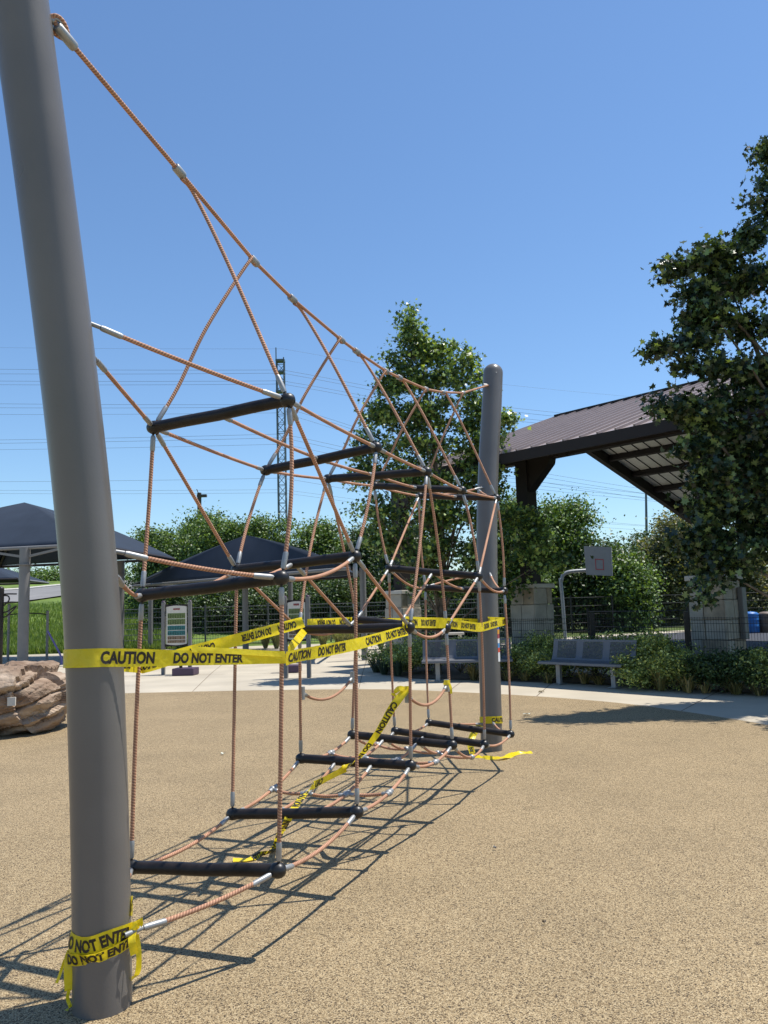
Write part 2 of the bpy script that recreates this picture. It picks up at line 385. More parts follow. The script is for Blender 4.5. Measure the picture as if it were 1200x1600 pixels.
# plaza / path of pale concrete
cpts = [gd(-500, 33), gd(-100, 33.5), gd(110, 34), gd(300, 35.5), gd(560, 36), gd(700, 33), gd(860, 27), gd(1100, 22), gd(1700, 17), Vector((14, -8, 0)), Vector((-26, -8, 0)), Vector((-26, 20, 0))]
sheet('concrete_path', cpts, -.004, MT['concrete'])
rb = [gp(-500, 1125), gp(-200, 1100), gp(-50, 1092), gp(96, 1086), gp(200, 1083), gp(330, 1080), gp(440, 1078), gp(600, 1077), gp(730, 1082), gp(840, 1088), gp(965, 1098), gp(1064, 1111), gp(1130, 1121), gp(1200, 1133), gp(1300, 1156), gp(1500, 1215)]
rbs = catm(rb, 5)+[Vector((7, 3, 0)), Vector((6, -3, 0)), Vector((2, -5, 0)), Vector((-6, -5, 0)), Vector((-12, 0, 0))]
sheet('playground_surface', rbs, 0.0, MT['rubber'])
# joints in the path, as narrow dark grooves
jb = MB()
for (a, c) in (((1064, 1111), (1122, 1080)), ((300, 1081), (330, 1052)), ((560, 1078), (566, 1053)), ((700, 1081), (722, 1064)), ((838, 1088), (862, 1067)), ((410, 1052), (600, 1051)), ((130, 1058), (410, 1052)), ((330, 1052), (362, 1026)), ((566, 1053), (575, 1024))):
    p, q = gp(*a), gp(*c); d = (q-p).normalized(); s_ = d.cross(Vector((0, 0, 1)))*.006
    jb.add([p-s_+Vector((0, 0, -.001)), p+s_+Vector((0, 0, -.001)), q+s_+Vector((0, 0, -.001)), q-s_+Vector((0, 0, -.001))], [(0, 1, 2, 3)])
o = jb.build('path_joints', MT['soil']); o['kind'] = 'structure'
bedp = [gp(640, 1060), gp(782, 1064), gp(890, 1068), gp(995, 1073), gp(1100, 1079), gp(1200, 1086), gp(1400, 1100), gd(1500, 12.4), gd(1400, 13.5), gd(1113, 15.2), gd(800, 19.4), gd(700, 22), gd(600, 23.5), gp(578, 1042), gp(596, 1053)]
bed_s = sheet('plant_bed', bedp, .012, MT['soil'])
sheet('court', [gd(895, 33.5), gd(1085, 37), gd(1500, 38), gd(1700, 16.5), gd(1113, 17), gd(980, 18.6), gd(860, 22.5)], .004, MT['court'])
sheet('court_apron', [gd(770, 30), gd(900, 33.5), gd(1085, 37.1), gd(1500, 38.1), gd(1500, 40), gd(1085, 39.2), gd(900, 35.5), gd(770, 31.6)], .002, MT['concrete'])

# hill on the left
def hz(d, k=1.0):
    t = max(0, d-36.0); h = .092*t if t < 64 else .092*64+(t-64)*.012
    return h*k
hb = MB(); PX = list(range(-900, 641, 35)); DD = [34.5+i*1.5 for i in range(10)]+[50+i*3 for i in range(22)]+[120, 150, 220, 400]
grid = []
for d in DD:
    for px in PX:
        k = 1.0 if px < 420 else max(0, 1-(px-420)/220)
        p = gd(px, d); z = hz(d, k)
        z += (noise.noise(Vector((p.x*.12, p.y*.12, 0)))*.35+noise.noise(Vector((p.x*.5, p.y*.5, 3)))*.08)*min(1, max(0, (d-36)/8)) if d > 36 else 0
        grid.append((p.x, p.y, z-(.045 if d < 35 else .02)))
W = len(PX)
hb.add(grid, [(j*W+i, j*W+i+1, (j+1)*W+i+1, (j+1)*W+i) for j in range(len(DD)-1) for i in range(W-1)], None, True)
o = hb.build('hill', MT['hill']); o['kind'] = 'structure'
rdm = MB(); rows = []
for px in range(-300, 301, 25):
    d0 = 60+max(0, px+100)*.055; rows.append((px, d0))
vs = []; fs = []
for i, (px, d0) in enumerate(rows):
    for j in range(6):
        d = d0+j*3.2; p = gd(px, d)
        z = hz(d)+noise.noise(Vector((p.x*.12, p.y*.12, 0)))*.35+.12
        vs.append((p.x, p.y, z))
for i in range(len(rows)-1):
    for j in range(5): fs.append((i*6+j, (i+1)*6+j, (i+1)*6+j+1, i*6+j+1))
rdm.add(vs, fs, None, True); o = rdm.build('road', MT['asphalt']); o['kind'] = 'structure'
kb = MB(); kb.tube([Vector(vs[i*6+5])+Vector((0, 0, .06)) for i in range(len(rows))], .13, 6)
o = kb.build('road_kerb', MT['concrete_pale']); o['kind'] = 'structure'

# meadow grass blades, near slope
def blades(name, n, px0, px1, d0, d1, h, w, m, seed, zf):
    r = np.random.RandomState(seed); V = np.zeros((n, 3, 3)); 
    dd = d0+(d1-d0)*r.rand(n)**1.6; pxs = px0+(px1-px0)*r.rand(n)
    for i in range(n):
        d = dd[i]; p = gd(pxs[i], d); z = zf(d, pxs[i], p)
        hh = h*r.uniform(.5, 1.3); a = r.uniform(0, 6.28); ww = w*r.uniform(.6, 1.4)
        dx, dy = math.cos(a)*ww, math.sin(a)*ww; lx, ly = r.normal(0, .25, 2)*hh
        V[i, 0] = (p.x-dx, p.y-dy, z-.03); V[i, 1] = (p.x+dx, p.y+dy, z-.03); V[i, 2] = (p.x+lx, p.y+ly, z+hh)
    me = bpy.data.meshes.new(name); me.vertices.add(n*3); me.vertices.foreach_set('co', V.reshape(-1))
    me.loops.add(n*3); me.loops.foreach_set('vertex_index', np.arange(n*3)); me.polygons.add(n)
    me.polygons.foreach_set('loop_start', np.arange(n)*3); me.polygons.foreach_set('loop_total', np.full(n, 3))
    me.materials.append(m); me.update(); o = link(name, me); o['kind'] = 'stuff'; return o
def zh(d, px, p):
    return hz(d)+(noise.noise(Vector((p.x*.12, p.y*.12, 0)))*.35 if d > 44 else noise.noise(Vector((p.x*.12, p.y*.12, 0)))*.35*max(0, (d-36)/8))-.02
g = blades('meadow_grass', 30000, -80, 300, 35, 63, .27, .04, MT['blade'], 3, zh)
g['label'] = 'tall green grass growing on the slope behind the left playground edge'; g['category'] = 'grass'
gravel_r = np.random.RandomState(5)

# ------------------------------------------------------------------ rope climber geometry
pole_n = gp(160, 1571); pole_f = gp(765, 1172)
BW = .835
axv = (pole_f-pole_n); axv.z = 0; axv.normalize(); perp = Vector((axv.y, -axv.x, 0))
bars = dict(U1=((240, 668), (450, 625)), U2=((415, 735), (588, 699)), U3=((512, 748), (667, 737)), U4=((585, 759), (722, 766)), U5=((655, 775), (776, 778)),
 M1=((222, 930), (440, 903)), M2=((370, 890), (555, 869)), M3=((468, 984), (640, 980)), M5=((608, 888), (748, 900)), M6=((665, 918), (788, 923)),
 B1=((205, 1355), (435, 1360)), B2=((363, 1272), (558, 1269)), B3=((470, 1185), (642, 1196)), B4=((550, 1148), (707, 1164)), B5=((617, 1142), (757, 1163)), B6=((670, 1129), (798, 1147)))
N = {}
for k, (a, c) in bars.items():
    ra, rb_ = ray(*a), ray(*c)
    A = np.array([[-ra.x, rb_.x], [-1, 1]]); ta, tb = np.linalg.solve(A, BW*np.array([perp.x, perp.y]))
    N[k+'L'] = Vector((ra.x*ta, ta, EYE+ra.z*ta)); N[k+'R'] = Vector((rb_.x*tb, tb, EYE+rb_.z*tb))
N['B1L'] = at(205, 1355, 4.2); N['B1R'] = at(435, 1360, 3.93)
N['M4L'] = at(557, 968, N['B4L'].y+.02); N['M4R'] = at(697, 981, N['B4R'].y+.02)
for k in ('U1', 'U2', 'U3', 'U4', 'U5', 'M1', 'M2', 'M3', 'M4', 'M5', 'M6', 'B1', 'B2', 'B3', 'B4', 'B5', 'B6'):
    N[k+'C'] = (N[k+'L']+N[k+'R'])/2; N[k+'P'] = N[k+'L'].lerp(N[k+'R'], .34); N[k+'Q'] = N[k+'L'].lerp(N[k+'R'], .67)

PR = .1175
def pole_curve(pix, d0, k):
    """centre line of a bowed pole through the listed picture columns, leaning away by k metres at 4.1 m"""
    out = []
    for px, py in pix:
        z = 0
        for _ in range(12):
            d = d0+k*(max(0, z)/4.1)**2; p = at(px, py, d); z = p.z
        out.append(p)
    return out
CN = pole_curve([(160, 1571), (159.5, 1480), (157, 1330), (153, 1180), (145, 980), (128, 770), (97, 500), (66, 260), (33, 20), (14, -110)], pole_n.y, -.37)
CF = pole_curve([(768, 1172), (767, 1110), (763.5, 1000), (761, 900), (761, 800), (764, 710), (768, 640), (770.5, 583)], pole_f.y, .37)
def on_pole(C, z):
    for i in range(len(C)-1):
        if C[i].z <= z <= C[i+1].z or i == len(C)-2:
            return C[i].lerp(C[i+1], (z-C[i].z)/(C[i+1].z-C[i].z))
ptn = on_pole(CN, at(33, 20, CN[8].y).z); ptf = CF[-1]

climber = thing('rope_climber', (0, 6, 0), 'tall orange rope net climber with black rungs slung between two leaning grey poles', 'climbing net')
def pole(C):
    P = catm([C[0]-Z0*.15]+C, 6); d = (P[-1]-P[-2]).normalized(); e0 = P[-1]; rs = [PR]*len(P)
    for i in range(1, 10):
        a = i/9*math.pi/2; P.append(e0+d*PR*.95*math.sin(a)); rs.append(max(.002, PR*math.cos(a)))
    b = MB(); b.tube(P, PR, 40, rs=rs); return b.build('support_pole', MT['pole'], climber)
Z0 = Vector((0, 0, 1))
p1 = pole(CN); p2 = pole(CF)
# seam weld / bolts on the far pole top
b = MB(); b.sphere(ptf-Z0*.03+Vector((.02, -PR-.0, 0)), .008); b.build('bolt', MT['alu'], p2)
# sticker on far pole
sb = MB()
stripes = [((.05, .12, .45), 0), ((.75, .35, .05), 1), ((.4, .08, .1), 2), ((.8, .8, .8), 3), ((.1, .3, .6), 4), ((.7, .12, .08), 5), ((.82, .82, .82), 6), ((.82, .82, .82), 7)]
for i, (c, k) in enumerate(stripes):
    z1 = on_pole(CF, 1.35-i*.05); z2 = on_pole(CF, 1.35-(i+1)*.05)
    b = MB(); a0, a1 = math.radians(-42), math.radians(-6); V_ = []
    for z_ in (z1, z2):
        for q in range(6):
            a = a0+(a1-a0)*q/5; V_.append(z_+Vector((math.cos(a), math.sin(a), 0))*(PR+.0025))
    b.add(V_, [(q, q+1, q+7, q+6) for q in range(5)], None, True)
    b.build('sticker', mat('sticker_print', c, .4), p2)

def ferrule(a, d, L, par, r=.0138, tab=True):
    b = MB()
    b.tube([a+d*.0, a+d*.012, a+d*L*.9, a+d*L], r, 12, rs=[r*.8, r, r, r*.82])
    f = b.build('ferrule', MT['alu'], par)
    return f
def rope(a, b_, sag=.0, name='net_rope', ra=.045, rb=.045, fl=.085, bow=None, r=.0105, fa=True, fb=True):
    a, b_ = Vector(a), Vector(b_); D = b_-a; L = D.length
    c = (a+b_)/2+Vector((0, 0, -2*sag))
    if bow is not None: c = c+Vector(bow)*2
    full = bez(a, c, b_, 14 if (sag or bow is not None) else 6)
    mb = MB(); P = full[:]
    da = (P[1]-P[0]).normalized(); db = (P[-2]-P[-1]).normalized()
    P[0] = a+da*(ra if fa else .0); P[-1] = b_+db*(rb if fb else .0)
    mb.tube(P, r, 10); o = mb.build(name, MT['rope'], climber)
    for on, e_, d_, r_ in ((fa, a, da, ra), (fb, b_, db, rb)):
        if on:
            ferrule(e_+d_*r_, d_, fl, o)
            if r_ > .03: k = MB(); k.tube([e_, e_+d_*(r_+.01)], .007, 6); k.build('shackle', MT['black'], o)
    return o
# rungs
for k in ['%s%d' % (t_, i) for t_ in 'UMB' for i in range(1, 7)]:
    if k+'L' not in N: continue
    a, c = N[k+'L'], N[k+'R']; d = (c-a).normalized(); L = (c-a).length
    b = MB(); mid = (a+c)/2-Vector((0, 0, .004)); P = [a, a+(c-a)*.25, mid, a+(c-a)*.75, c]
    b.tube(P, .031, 20); o = b.build('rung', MT['bar'], climber)
    for e_, s_ in ((a, -1), (c, 1)):
        q = MB(); q.lathe(e_, [(.031, -.03*1), (.036, -.018), (.0375, 0), (.034, .016), (.024, .03), (.008, .037)], 18, d*s_); q.build('end_ball', MT['black'], o)
# verticals
def V(a, b_, **kw): return rope(N[a], N[b_], **kw)
for s in 'LR':
    sx_ = perp*(-.02 if s == 'L' else .02)
    V('U1'+s, 'M1'+s, bow=sx_+axv*.03); V('M1'+s, 'B1'+s, bow=sx_*.3)
    V('U2'+s, 'M2'+s, bow=sx_); V('M2'+s, 'B2'+s)
    V('U3'+s, 'M3'+s, bow=axv*-.03+sx_); V('U3'+s, 'M4'+s, bow=axv*.05+(Vector((0, 0, -.05)) if s == 'L' else Vector((0, 0, 0))))
    V('M3'+s, 'B3'+s); V('M4'+s, 'B4'+s)
    V('U4'+s, 'M5'+s, bow=sx_); V('M5'+s, 'B5'+s, bow=sx_*.5)
    V('U5'+s, 'M6'+s, bow=sx_); V('M6'+s, 'B6'+s, bow=sx_*.5)
    V('U1'+s, 'M2'+s); V('U5'+s, 'M5'+s)
    V('M2'+s, 'M3'+s); V('M4'+s, 'M5'+s)
V('M2C', 'M3C'); V('M4C', 'M5C')
# rows along the net
for i in (1, 2, 3, 4):
    for s in 'LCR':
        V('U%d%s' % (i, s), 'U%d%s' % (i+1, s), sag=.008)
for s in 'LCR':
    V('M1'+s, 'M2'+s, sag=.05 if s != 'C' else .03); V('M5'+s, 'M6'+s, sag=.06 if s != 'C' else .03)
for s in 'LR': V('M3'+s, 'M4'+s, sag=.07)
for s in 'LR': V('B1'+s, 'B2'+s, sag=.05); V('B5'+s, 'B6'+s, sag=.05)
# bottom ropes with T joints between B2-B3, B3-B4, B4-B5
def tjoint(p, par, d=Vector((0, 1, 0))):
    b = MB(); b.sphere(p, .024, sc=(1, 1, .9)); b.tube([p-d*.045, p+d*.045], .0155, 10); return b.build('joint', MT['alu'], par)
JP = {}
for (i, sag) in ((2, .05), (3, .06), (4, .10)):
    for s in 'LPQR':
        a, c = N['B%d%s' % (i, s)], N['B%d%s' % (i+1, s)]
        o = rope(a, c, sag=sag); f_ = .55 if s in 'LR' else .5
        j = a.lerp(c, f_)+Vector((0, 0, -sag)); JP[(i, s)] = j
        tjoint(j, o, (c-a).normalized())
    for s, q in (('L', 'P'), ('P', 'Q'), ('Q', 'R')):
        a, c = JP[(i, s)], JP[(i, q)]
        rope(a, c, sag=.012, ra=.02, rb=.02, fl=.03, bow=axv*rng.uniform(-.03, .03))
# loops between lower ropes of columns 3 and 4
for s, pa, pc in (('L', (472, 1083), (551, 1058)), ('R', (637, 1087), (698, 1071))):
    a = at(pa[0], pa[1], N['B3'+s].y-.02); c = at(pc[0], pc[1], N['B4'+s].y)
    o = rope(a, c, sag=.10, ra=.02, rb=.02, fl=.045, name='loop_rope')
    for q in (a, c):
        k = MB(); k.tube([q-Vector((0, 0, .045)), q+Vector((0, 0, .045))], .021, 12); k.build('clamp', MT['alu'], o)
# top cable
Ncl = at(75, 22, ptn.y-.02); cab = [(75, 20, None)]
dU = {s: [N['U%d%s' % (i, s)] for i in range(1, 6)] for s in 'LR'}
nodes_px = [(103, 58), (280, 268), (397, 408), (457, 467), (533, 531), (557, 549), (603, 580), (624, 590), (665, 608), (692, 613), (723, 614), (763, 602)]
# depth on the vertical plane through the axis line
P0 = Vector((pole_n.x, pole_n.y, 0)); 
def on_plane(px, py):
    r = ray(px, py); A = np.array([[r.x, -axv.x], [1.0, -axv.y]])
    t, s_ = np.linalg.solve(A, np.array([P0.x, P0.y])); return Vector((r.x*t, t, EYE+r.z*t))
start = at(79, 27, ptn.y+.05); endp = at(763, 602, ptf.y-.12)
tc_pts = []
for i, (px, py) in enumerate(nodes_px[:-1]):
    tc_pts.append(on_plane(px, py))
d0 = start.y; print('cable', start, [tuple(round(c, 2) for c in q) for q in tc_pts], endp)
path = [start]+tc_pts+[endp]
mb = MB(); pl = []
for i in range(len(path)-1):
    for k in range(6): pl.append(path[i].lerp(path[i+1], k/6))
pl.append(path[-1]); mb.tube(pl, .0115, 10); cable = mb.build('top_cable', MT['rope'], climber)
# eye at near pole
e_ = MB(); dirc = (tc_pts[0]-start).normalized(); sidev = dirc.cross(Vector((0, 1, 0))).normalized()
loop = [start+dirc*(.048-.048*math.cos(a))+sidev*(.034*math.sin(a)*(1.2-.6*(1-math.cos(a))/2)) for a in [i*2*math.pi/24 for i in range(25)]]
e_.tube(loop, .010, 8); e_.build('rope_eye', MT['rope'], cable)
e_ = MB(); e_.tube([start+dirc*(.048-.037*math.cos(a))+sidev*(.023*math.sin(a)*(1.2-.6*(1-math.cos(a))/2)) for a in [i*2*math.pi/24 for i in range(25)]], .008, 6); e_.tube([ptn+Vector((.05, .02, start.z-ptn.z)), start+dirc*.02], .014, 8); e_.build('thimble', MT['alu'], cable)
def clamp(p, d, L=.075, r=.023):
    b = MB(); b.tube([p-d*L/2, p-d*(L/2-.008), p+d*(L/2-.008), p+d*L/2], r, 12, rs=[r*.85, r, r, r*.85]); return b.build('clamp', MT['alu'], cable)
for i, q in enumerate(tc_pts):
    d_ = (path[i+2]-path[i]).normalized(); clamp(q, d_, .11 if i == 0 else .075)
b = MB(); b.tube([endp, endp+Vector((.03, .03, 0))], .022, 10); b.tube([endp-Vector((.06, .02, 0)), endp], .016, 10); b.build('end_fitting', MT['alu'], cable)
# hangers
def hanger(i, node, early):
    q = tc_pts[i]; n_ = N[node]; d_ = (path[i+2]-path[i]).normalized()
    if early:    # leaves the cable forwards
        P = [q+d_*.02-Vector((0, 0, .022)), q+d_*.14-Vector((0, 0, .03)), (q+d_*.14).lerp(n_, .4)+Vector((0, 0, .01)), n_]
    else:        # curls back from the clamp
        back = -d_
        P = [q+d_*.0-Vector((0, 0, .022)), q+back*.055-Vector((0, 0, .035)), (q+back*.06).lerp(n_, .45)+back*.015, n_+ (q-n_).normalized()*.28+axv*-.0, n_]
    pts = catm(P, 8); dd_ = (pts[-2]-pts[-1]).normalized()
    pts2 = pts[:-1]+[n_+dd_*.05]
    m_ = MB(); m_.tube(pts2, .0105, 10); o = m_.build('hanger_rope', MT['rope'], climber)
    ferrule(n_+dd_*.045, dd_, .10, o); k = MB(); k.tube([n_, n_+dd_*.06], .009, 8); k.build('shackle', MT['black'], o)
for i, node, early in ((1, 'U1R', 1), (2, 'U1L', 0), (3, 'U2R', 1), (4, 'U2L', 0), (5, 'U3R', 1), (6, 'U3L', 0), (7, 'U4R', 1), (8, 'U4L', 0), (9, 'U5R', 1), (10, 'U5L', 0)):
    hanger(i, node, early)
# ropes to the poles
def to_pole(px, py, node, dpole, **kw):
    a = at(px, py, dpole); o = rope(a, N[node], ra=.02, fl=.10, **kw)
    k = MB(); dn_ = (N[node]-a).normalized(); k.tube([a-dn_*.06, a+dn_*.017], .010, 10); k.build('bracket', MT['galv'], o)
to_pole(150, 509, 'U1R', on_pole(CN, 2.75).y+.06, sag=.01); to_pole(148, 560, 'U1L', on_pole(CN, 2.6).y+.14)
to_pole(188, 863, 'M1R', pole_n.y-.02, sag=.015); to_pole(182, 900, 'M1L', pole_n.y+.15, sag=.03)
to_pole(217, 1452, 'B1R', pole_n.y-.02, sag=.02); to_pole(192, 1385, 'B1L', pole_n.y+.16, sag=.02)
fy = pole_f.y
to_pole(748, 766, 'U5R', on_pole(CF, 2.6).y-.12, sag=.02); to_pole(752, 762, 'U5L', on_pole(CF, 2.6).y-.08, sag=.02)
to_pole(765, 895, 'M6R', fy-.03, sag=.05); to_pole(745, 900, 'M6L', fy+.05, sag=-.02)
to_pole(770, 1129, 'B6R', fy-.12, sag=.03); to_pole(753, 1131, 'B6L', fy-.1, sag=.01)

# ------------------------------------------------------------------ caution tape
def text_mesh(txt):
    cu = bpy.data.curves.new('t', 'FONT'); cu.body = txt; cu.size = 1.0; cu.offset = .045; cu.resolution_u = 3
    o = bpy.data.objects.new('t', cu); COL.objects.link(o)
    dg = bpy.context.evaluated_depsgraph_get(); dg.update(); me = o.evaluated_get(dg).to_mesh()
    vs = [tuple(v.co) for v in me.vertices]; fs = [tuple(p.vertices) for p in me.polygons]
    o.evaluated_get(dg).to_mesh_clear(); bpy.data.objects.remove(o); bpy.data.curves.remove(cu)
    xs = [v[0] for v in vs]; ys = [v[1] for v in vs]; x0, x1, y0, y1 = min(xs), max(xs), min(ys), max(ys)
    return [((v[0]-x0)/(x1-x0), (v[1]-y0)/(y1-y0)-.5) for v in vs], fs
T1 = text_mesh('CAUTION'); T2 = text_mesh('DO NOT ENTER')
WORDS = [(T1, 0.0, .23), (T2, .315, .335)]; REP = .92; TW = .076
def ribbon(stations, name, parent, start=0.0, width=TW, letters=True, flip=False, lh=.046, crumple=.0, seed=0, w_end=None):
    """stations: list of (point, width direction)"""
    P = catm([s_[0] for s_ in stations], 10); Wd = catm([Vector(s_[1]).normalized() for s_ in stations], 10)
    L = [0]
    for i in range(1, len(P)): L.append(L[-1]+(P[i]-P[i-1]).length)
    tot = L[-1]
    def fr(s_):
        s_ = min(max(s_, 0), tot-1e-6); lo = 0
        import bisect
        lo = min(len(P)-2, max(0, bisect.bisect_right(L, s_)-1)); f = (s_-L[lo])/max(1e-9, L[lo+1]-L[lo])
        p = P[lo].lerp(P[lo+1], f); w = Wd[lo].lerp(Wd[lo+1], f).normalized(); t_ = (P[lo+1]-P[lo]).normalized()
        w = (w-t_*w.dot(t_)).normalized(); return p, w, t_.cross(w)
    def pos(s_, v_, off=0):
        p, w, nn = fr(s_); cr = crumple*1.6*(noise.noise(Vector((s_*9+seed+v_*6, v_*12, seed)))+.5*noise.noise(Vector((s_*31+v_*40, v_*9, seed+4))))
        if w_end is not None: v_ = v_*(1+(w_end-1)*max(0, (s_/tot-.45)/.55))
        return p+w*v_+nn*(off+cr)
    b = MB(); n = max(8, int(tot/.012)); V_ = []; K = 5
    for i in range(n+1):
        for j in range(K): V_.append(pos(tot*i/n, (j/(K-1)-.5)*width))
    b.add(V_, [(i*K+j, i*K+j+1, (i+1)*K+j+1, (i+1)*K+j) for i in range(n) for j in range(K-1)], None, True)
    o = b.build(name, MT['tape'], parent)
    if letters:
        k = -2
        while start+k*REP < tot:
            for (vs, fs), off0, wd in WORDS:
                s0 = start+k*REP+off0
                if s0 > tot or s0+wd < 0: continue
                lb = MB()
                for side in (1, -1):
                    used = [f for f in fs if all(0.002 < s0+vs[i][0]*wd < tot-.002 for i in f)]
                    if flip: mp = [pos(tot-(s0+x*wd), -y*lh, side*.0016) for x, y in vs]
                    else: mp = [pos(s0+x*wd, y*lh, side*.0016) for x, y in vs]
                    if used: lb.add(mp, used)
                if lb.v: lb.build('lettering', MT['ink'], o)
            k += 1
    return o
Z = Vector((0, 0, 1))
def pa(center, ang, r=PR+.004, z=0):     # point on a pole: angle from +x
    return Vector((center.x+math.cos(ang)*r, center.y+math.sin(ang)*r, center.z+z))
tape = thing('caution_tape', (0, 5, 0), 'yellow caution tape stretched at waist height around the whole rope net between both poles', 'caution tape')
c1 = on_pole(CN, 1.42)
tp = at(447, 1029, (N['M1R'].y+N['B1R'].y)/2-.02)
tA = at(104, 1028, c1.y-.0)
# near face of the pole: the wrap runs left edge -> front -> right, then on to the net rope
st = [(pa(c1, math.radians(a)), Z) for a in (75, 120, 165, 200, 230, 260, 285, 310)]
stn = [(p, w) for p, w in st]
q1 = st[-1][0]
zt = at(188, 1030, q1.y).z
st = [(Vector((p.x, p.y, at(145, 1028, p.y).z)), w) for p, w in st]
st += [(st[-1][0].lerp(tp, f), Vector((0, 0, 1)) + Vector((0, -.15*f, 0))) for f in (.15, .35, .6, .85, .97)]+[(tp, Z)]
# start of words chosen so CAUTION begins on the pole's front
tot = sum((st[i+1][0]-st[i][0]).length for i in range(len(st)-1))
pstart = at(157, 1024, c1.y-PR)
acc = 0; bestd = 9; s0 = 0
for i in range(len(st)-1):
    for f in range(10):
        p = st[i][0].lerp(st[i+1][0], f/10); dd_ = math.hypot(p.x-pstart.x, (p.y-pstart.y)*.3)
        if dd_ < bestd and p.y < c1.y: bestd = dd_; s0 = acc+(st[i+1][0]-st[i][0]).length*f/10
    acc += (st[i+1][0]-st[i][0]).length
ribbon(st, 'tape_run', tape, start=s0, lh=.054, crumple=.002, w_end=.62)
fo = [at(px_, py_, 1) for px_, py_ in ()]
fz = [(300, 1014.5), (330, 1016), (370, 1018), (410, 1020.5), (445, 1022)]
q0, q9 = st[7][0], tp
def fold_pt(px_, py_):
    r_ = ray(px_, py_); A = np.array([[r_.x, -(q9-q0).x], [1.0, -(q9-q0).y]]); t_, u_ = np.linalg.solve(A, np.array([q0.x, q0.y])); t_ -= .022
    return Vector((r_.x*t_, t_, EYE+r_.z*t_))
ribbon([(fold_pt(*f_), Vector((0, .15, 1))) for f_ in fz], 'tape_fold', tape, letters=False, width=.026, crumple=.003, seed=12)
# second run: near rope -> rung 3 right
e3 = at(634, 986, N['M3R'].y-.04)
st = [(tp, Z), (tp.lerp(e3, .1), Vector((0, -.5, 1))), (tp.lerp(e3, .5)-Z*.01, Vector((0, .3, 1))), (tp.lerp(e3, .9), Vector((0, .6, 1))), (e3, Vector((0, 1, .6)))]
ribbon(st, 'tape_run', tape, start=.02, crumple=.003, width=.066)
# run: pole back -> left rope -> rung 3 left
l1 = at(219, 1040, (N['M1L'].y+N['B1L'].y)/2); e4 = at(474, 972, N['M3L'].y-.04)
bk = pa(c1, math.radians(75)); bk.z = at(180, 1034, bk.y).z
st = [(bk, Z), (bk.lerp(l1, .6), Z), (l1+Vector((-.015, .03, 0)), Z), (l1+Vector((.03, .05, .0)), Z), (l1.lerp(e4, .3), Vector((0, -.2, 1))), (l1.lerp(e4, .7), Vector((0, .2, 1))), (e4, Vector((0, .7, 1)))]
ribbon(st, 'tape_run', tape, start=.1, crumple=.004, flip=True)
st = [(at(450, 1016, 4.9), Z), (at(462, 1003, 5.1), Vector((-.7, 0, 1))), (at(476, 985, N['M3L'].y-.05), Vector((-1, 0, .8)))]
ribbon(st, 'tape_run', tape, letters=False, crumple=.004, width=.05)
# left side back run
q = [at(480, 975, N['M3L'].y+.02), at(552, 971, N['M4L'].y+.04), at(612, 972, N['M5L'].y), at(668, 970, N['M6L'].y), at(748, 972, pole_f.y+.14)]
ribbon([(q[0], Z), (q[0].lerp(q[1], .5), Vector((0, .5, 1))), (q[1], Z), (q[1].lerp(q[2], .5), Z), (q[2], Z), (q[3], Z), (q[3].lerp(q[4], .5), Z), (q[4], Z)], 'tape_run', tape, start=.2, crumple=.003, flip=True, width=.07)
# right side front run, round the last rope and back to the pole
q = [at(634, 972, N['M3R'].y-.05), at(697, 974, N['M4R'].y-.03), at(750, 980, N['M5R'].y-.03), at(789, 971, N['M6R'].y-.02), pole_f+Vector((.02, PR+.01, 0))]
q[4].z = at(780, 968, q[4].y).z
ribbon([(q[0], Vector((0, .4, 1))), (q[0].lerp(q[1], .5), Z), (q[1], Vector((0, -.3, 1))), (q[1].lerp(q[2], .5), Z), (q[2], Z), (q[2].lerp(q[3], .5), Vector((0, .4, 1))), (q[3]-Vector((.015, .03, 0)), Z), (q[3]+Vector((.012, .02, 0)), Z), (q[3].lerp(q[4], .5), Z), (q[4], Z)], 'tape_run', tape, start=.0, crumple=.003)
# knot round the third rung
k_ = N['M3R']-(N['M3R']-N['M3L']).normalized()*.035
ribbon([(k_+Vector((0, math.cos(a)*.036, math.sin(a)*.036)), Vector((1, 0, 0))) for a in [i*2*math.pi/10 for i in range(11)]], 'tape_run', tape, letters=False, width=.03, crumple=.003)

# lower tape round the near pole
lt = thing('caution_tape', pole_n, 'yellow caution tape knotted round the foot of the near grey pole with loose ends', 'caution tape')
c0 = on_pole(CN, .33)
def zz(px, py, p): return Vector((p.x, p.y, at(px, py, p.y).z))
pts = []
for a, px, py in ((-100-80, 113, 1470), (-150, 118, 1470), (-120, 135, 1478), (-90, 160, 1478), (-60, 185, 1468), (-30, 203, 1460), (0, 210, 1455)):
    p = pa(c0, math.radians(a), PR+.006); pts.append((zz(px, py, p), Vector((.12, 0, 1))))
ribbon(pts, 'tape_wrap', lt, start=-.275, crumple=.003, lh=.05, width=.074)
pts = []
for a, px, py in ((-180, 112, 1494), (-150, 118, 1497), (-120, 135, 1501), (-90, 160, 1499), (-60, 185, 1490), (-30, 203, 1478), (0, 212, 1466)):
    p = pa(c0, math.radians(a), PR+.010); pts.append((zz(px, py, p), Vector((.1, -.4, 1))))
ribbon(pts, 'tape_wrap', lt, start=-.24, crumple=.006, lh=.04, width=.05)
pts = [(pa(c0, math.radians(a), PR+.006, z_), Z) for a, z_ in ((0, .06), (40, .03), (90, .02), (140, .02), (180, .01))]
ribbon(pts, 'tape_wrap', lt, start=.3, crumple=.003)
kx = at(212, 1452, c0.y-.02)
ribbon([(kx+Vector((math.cos(a)*.02, math.sin(a)*.025, .014*math.sin(2*a))), Vector((.3, 0, 1))) for a in [i*2*math.pi/8 for i in range(9)]], 'knot', lt, letters=False, width=.05, crumple=.012, seed=4)
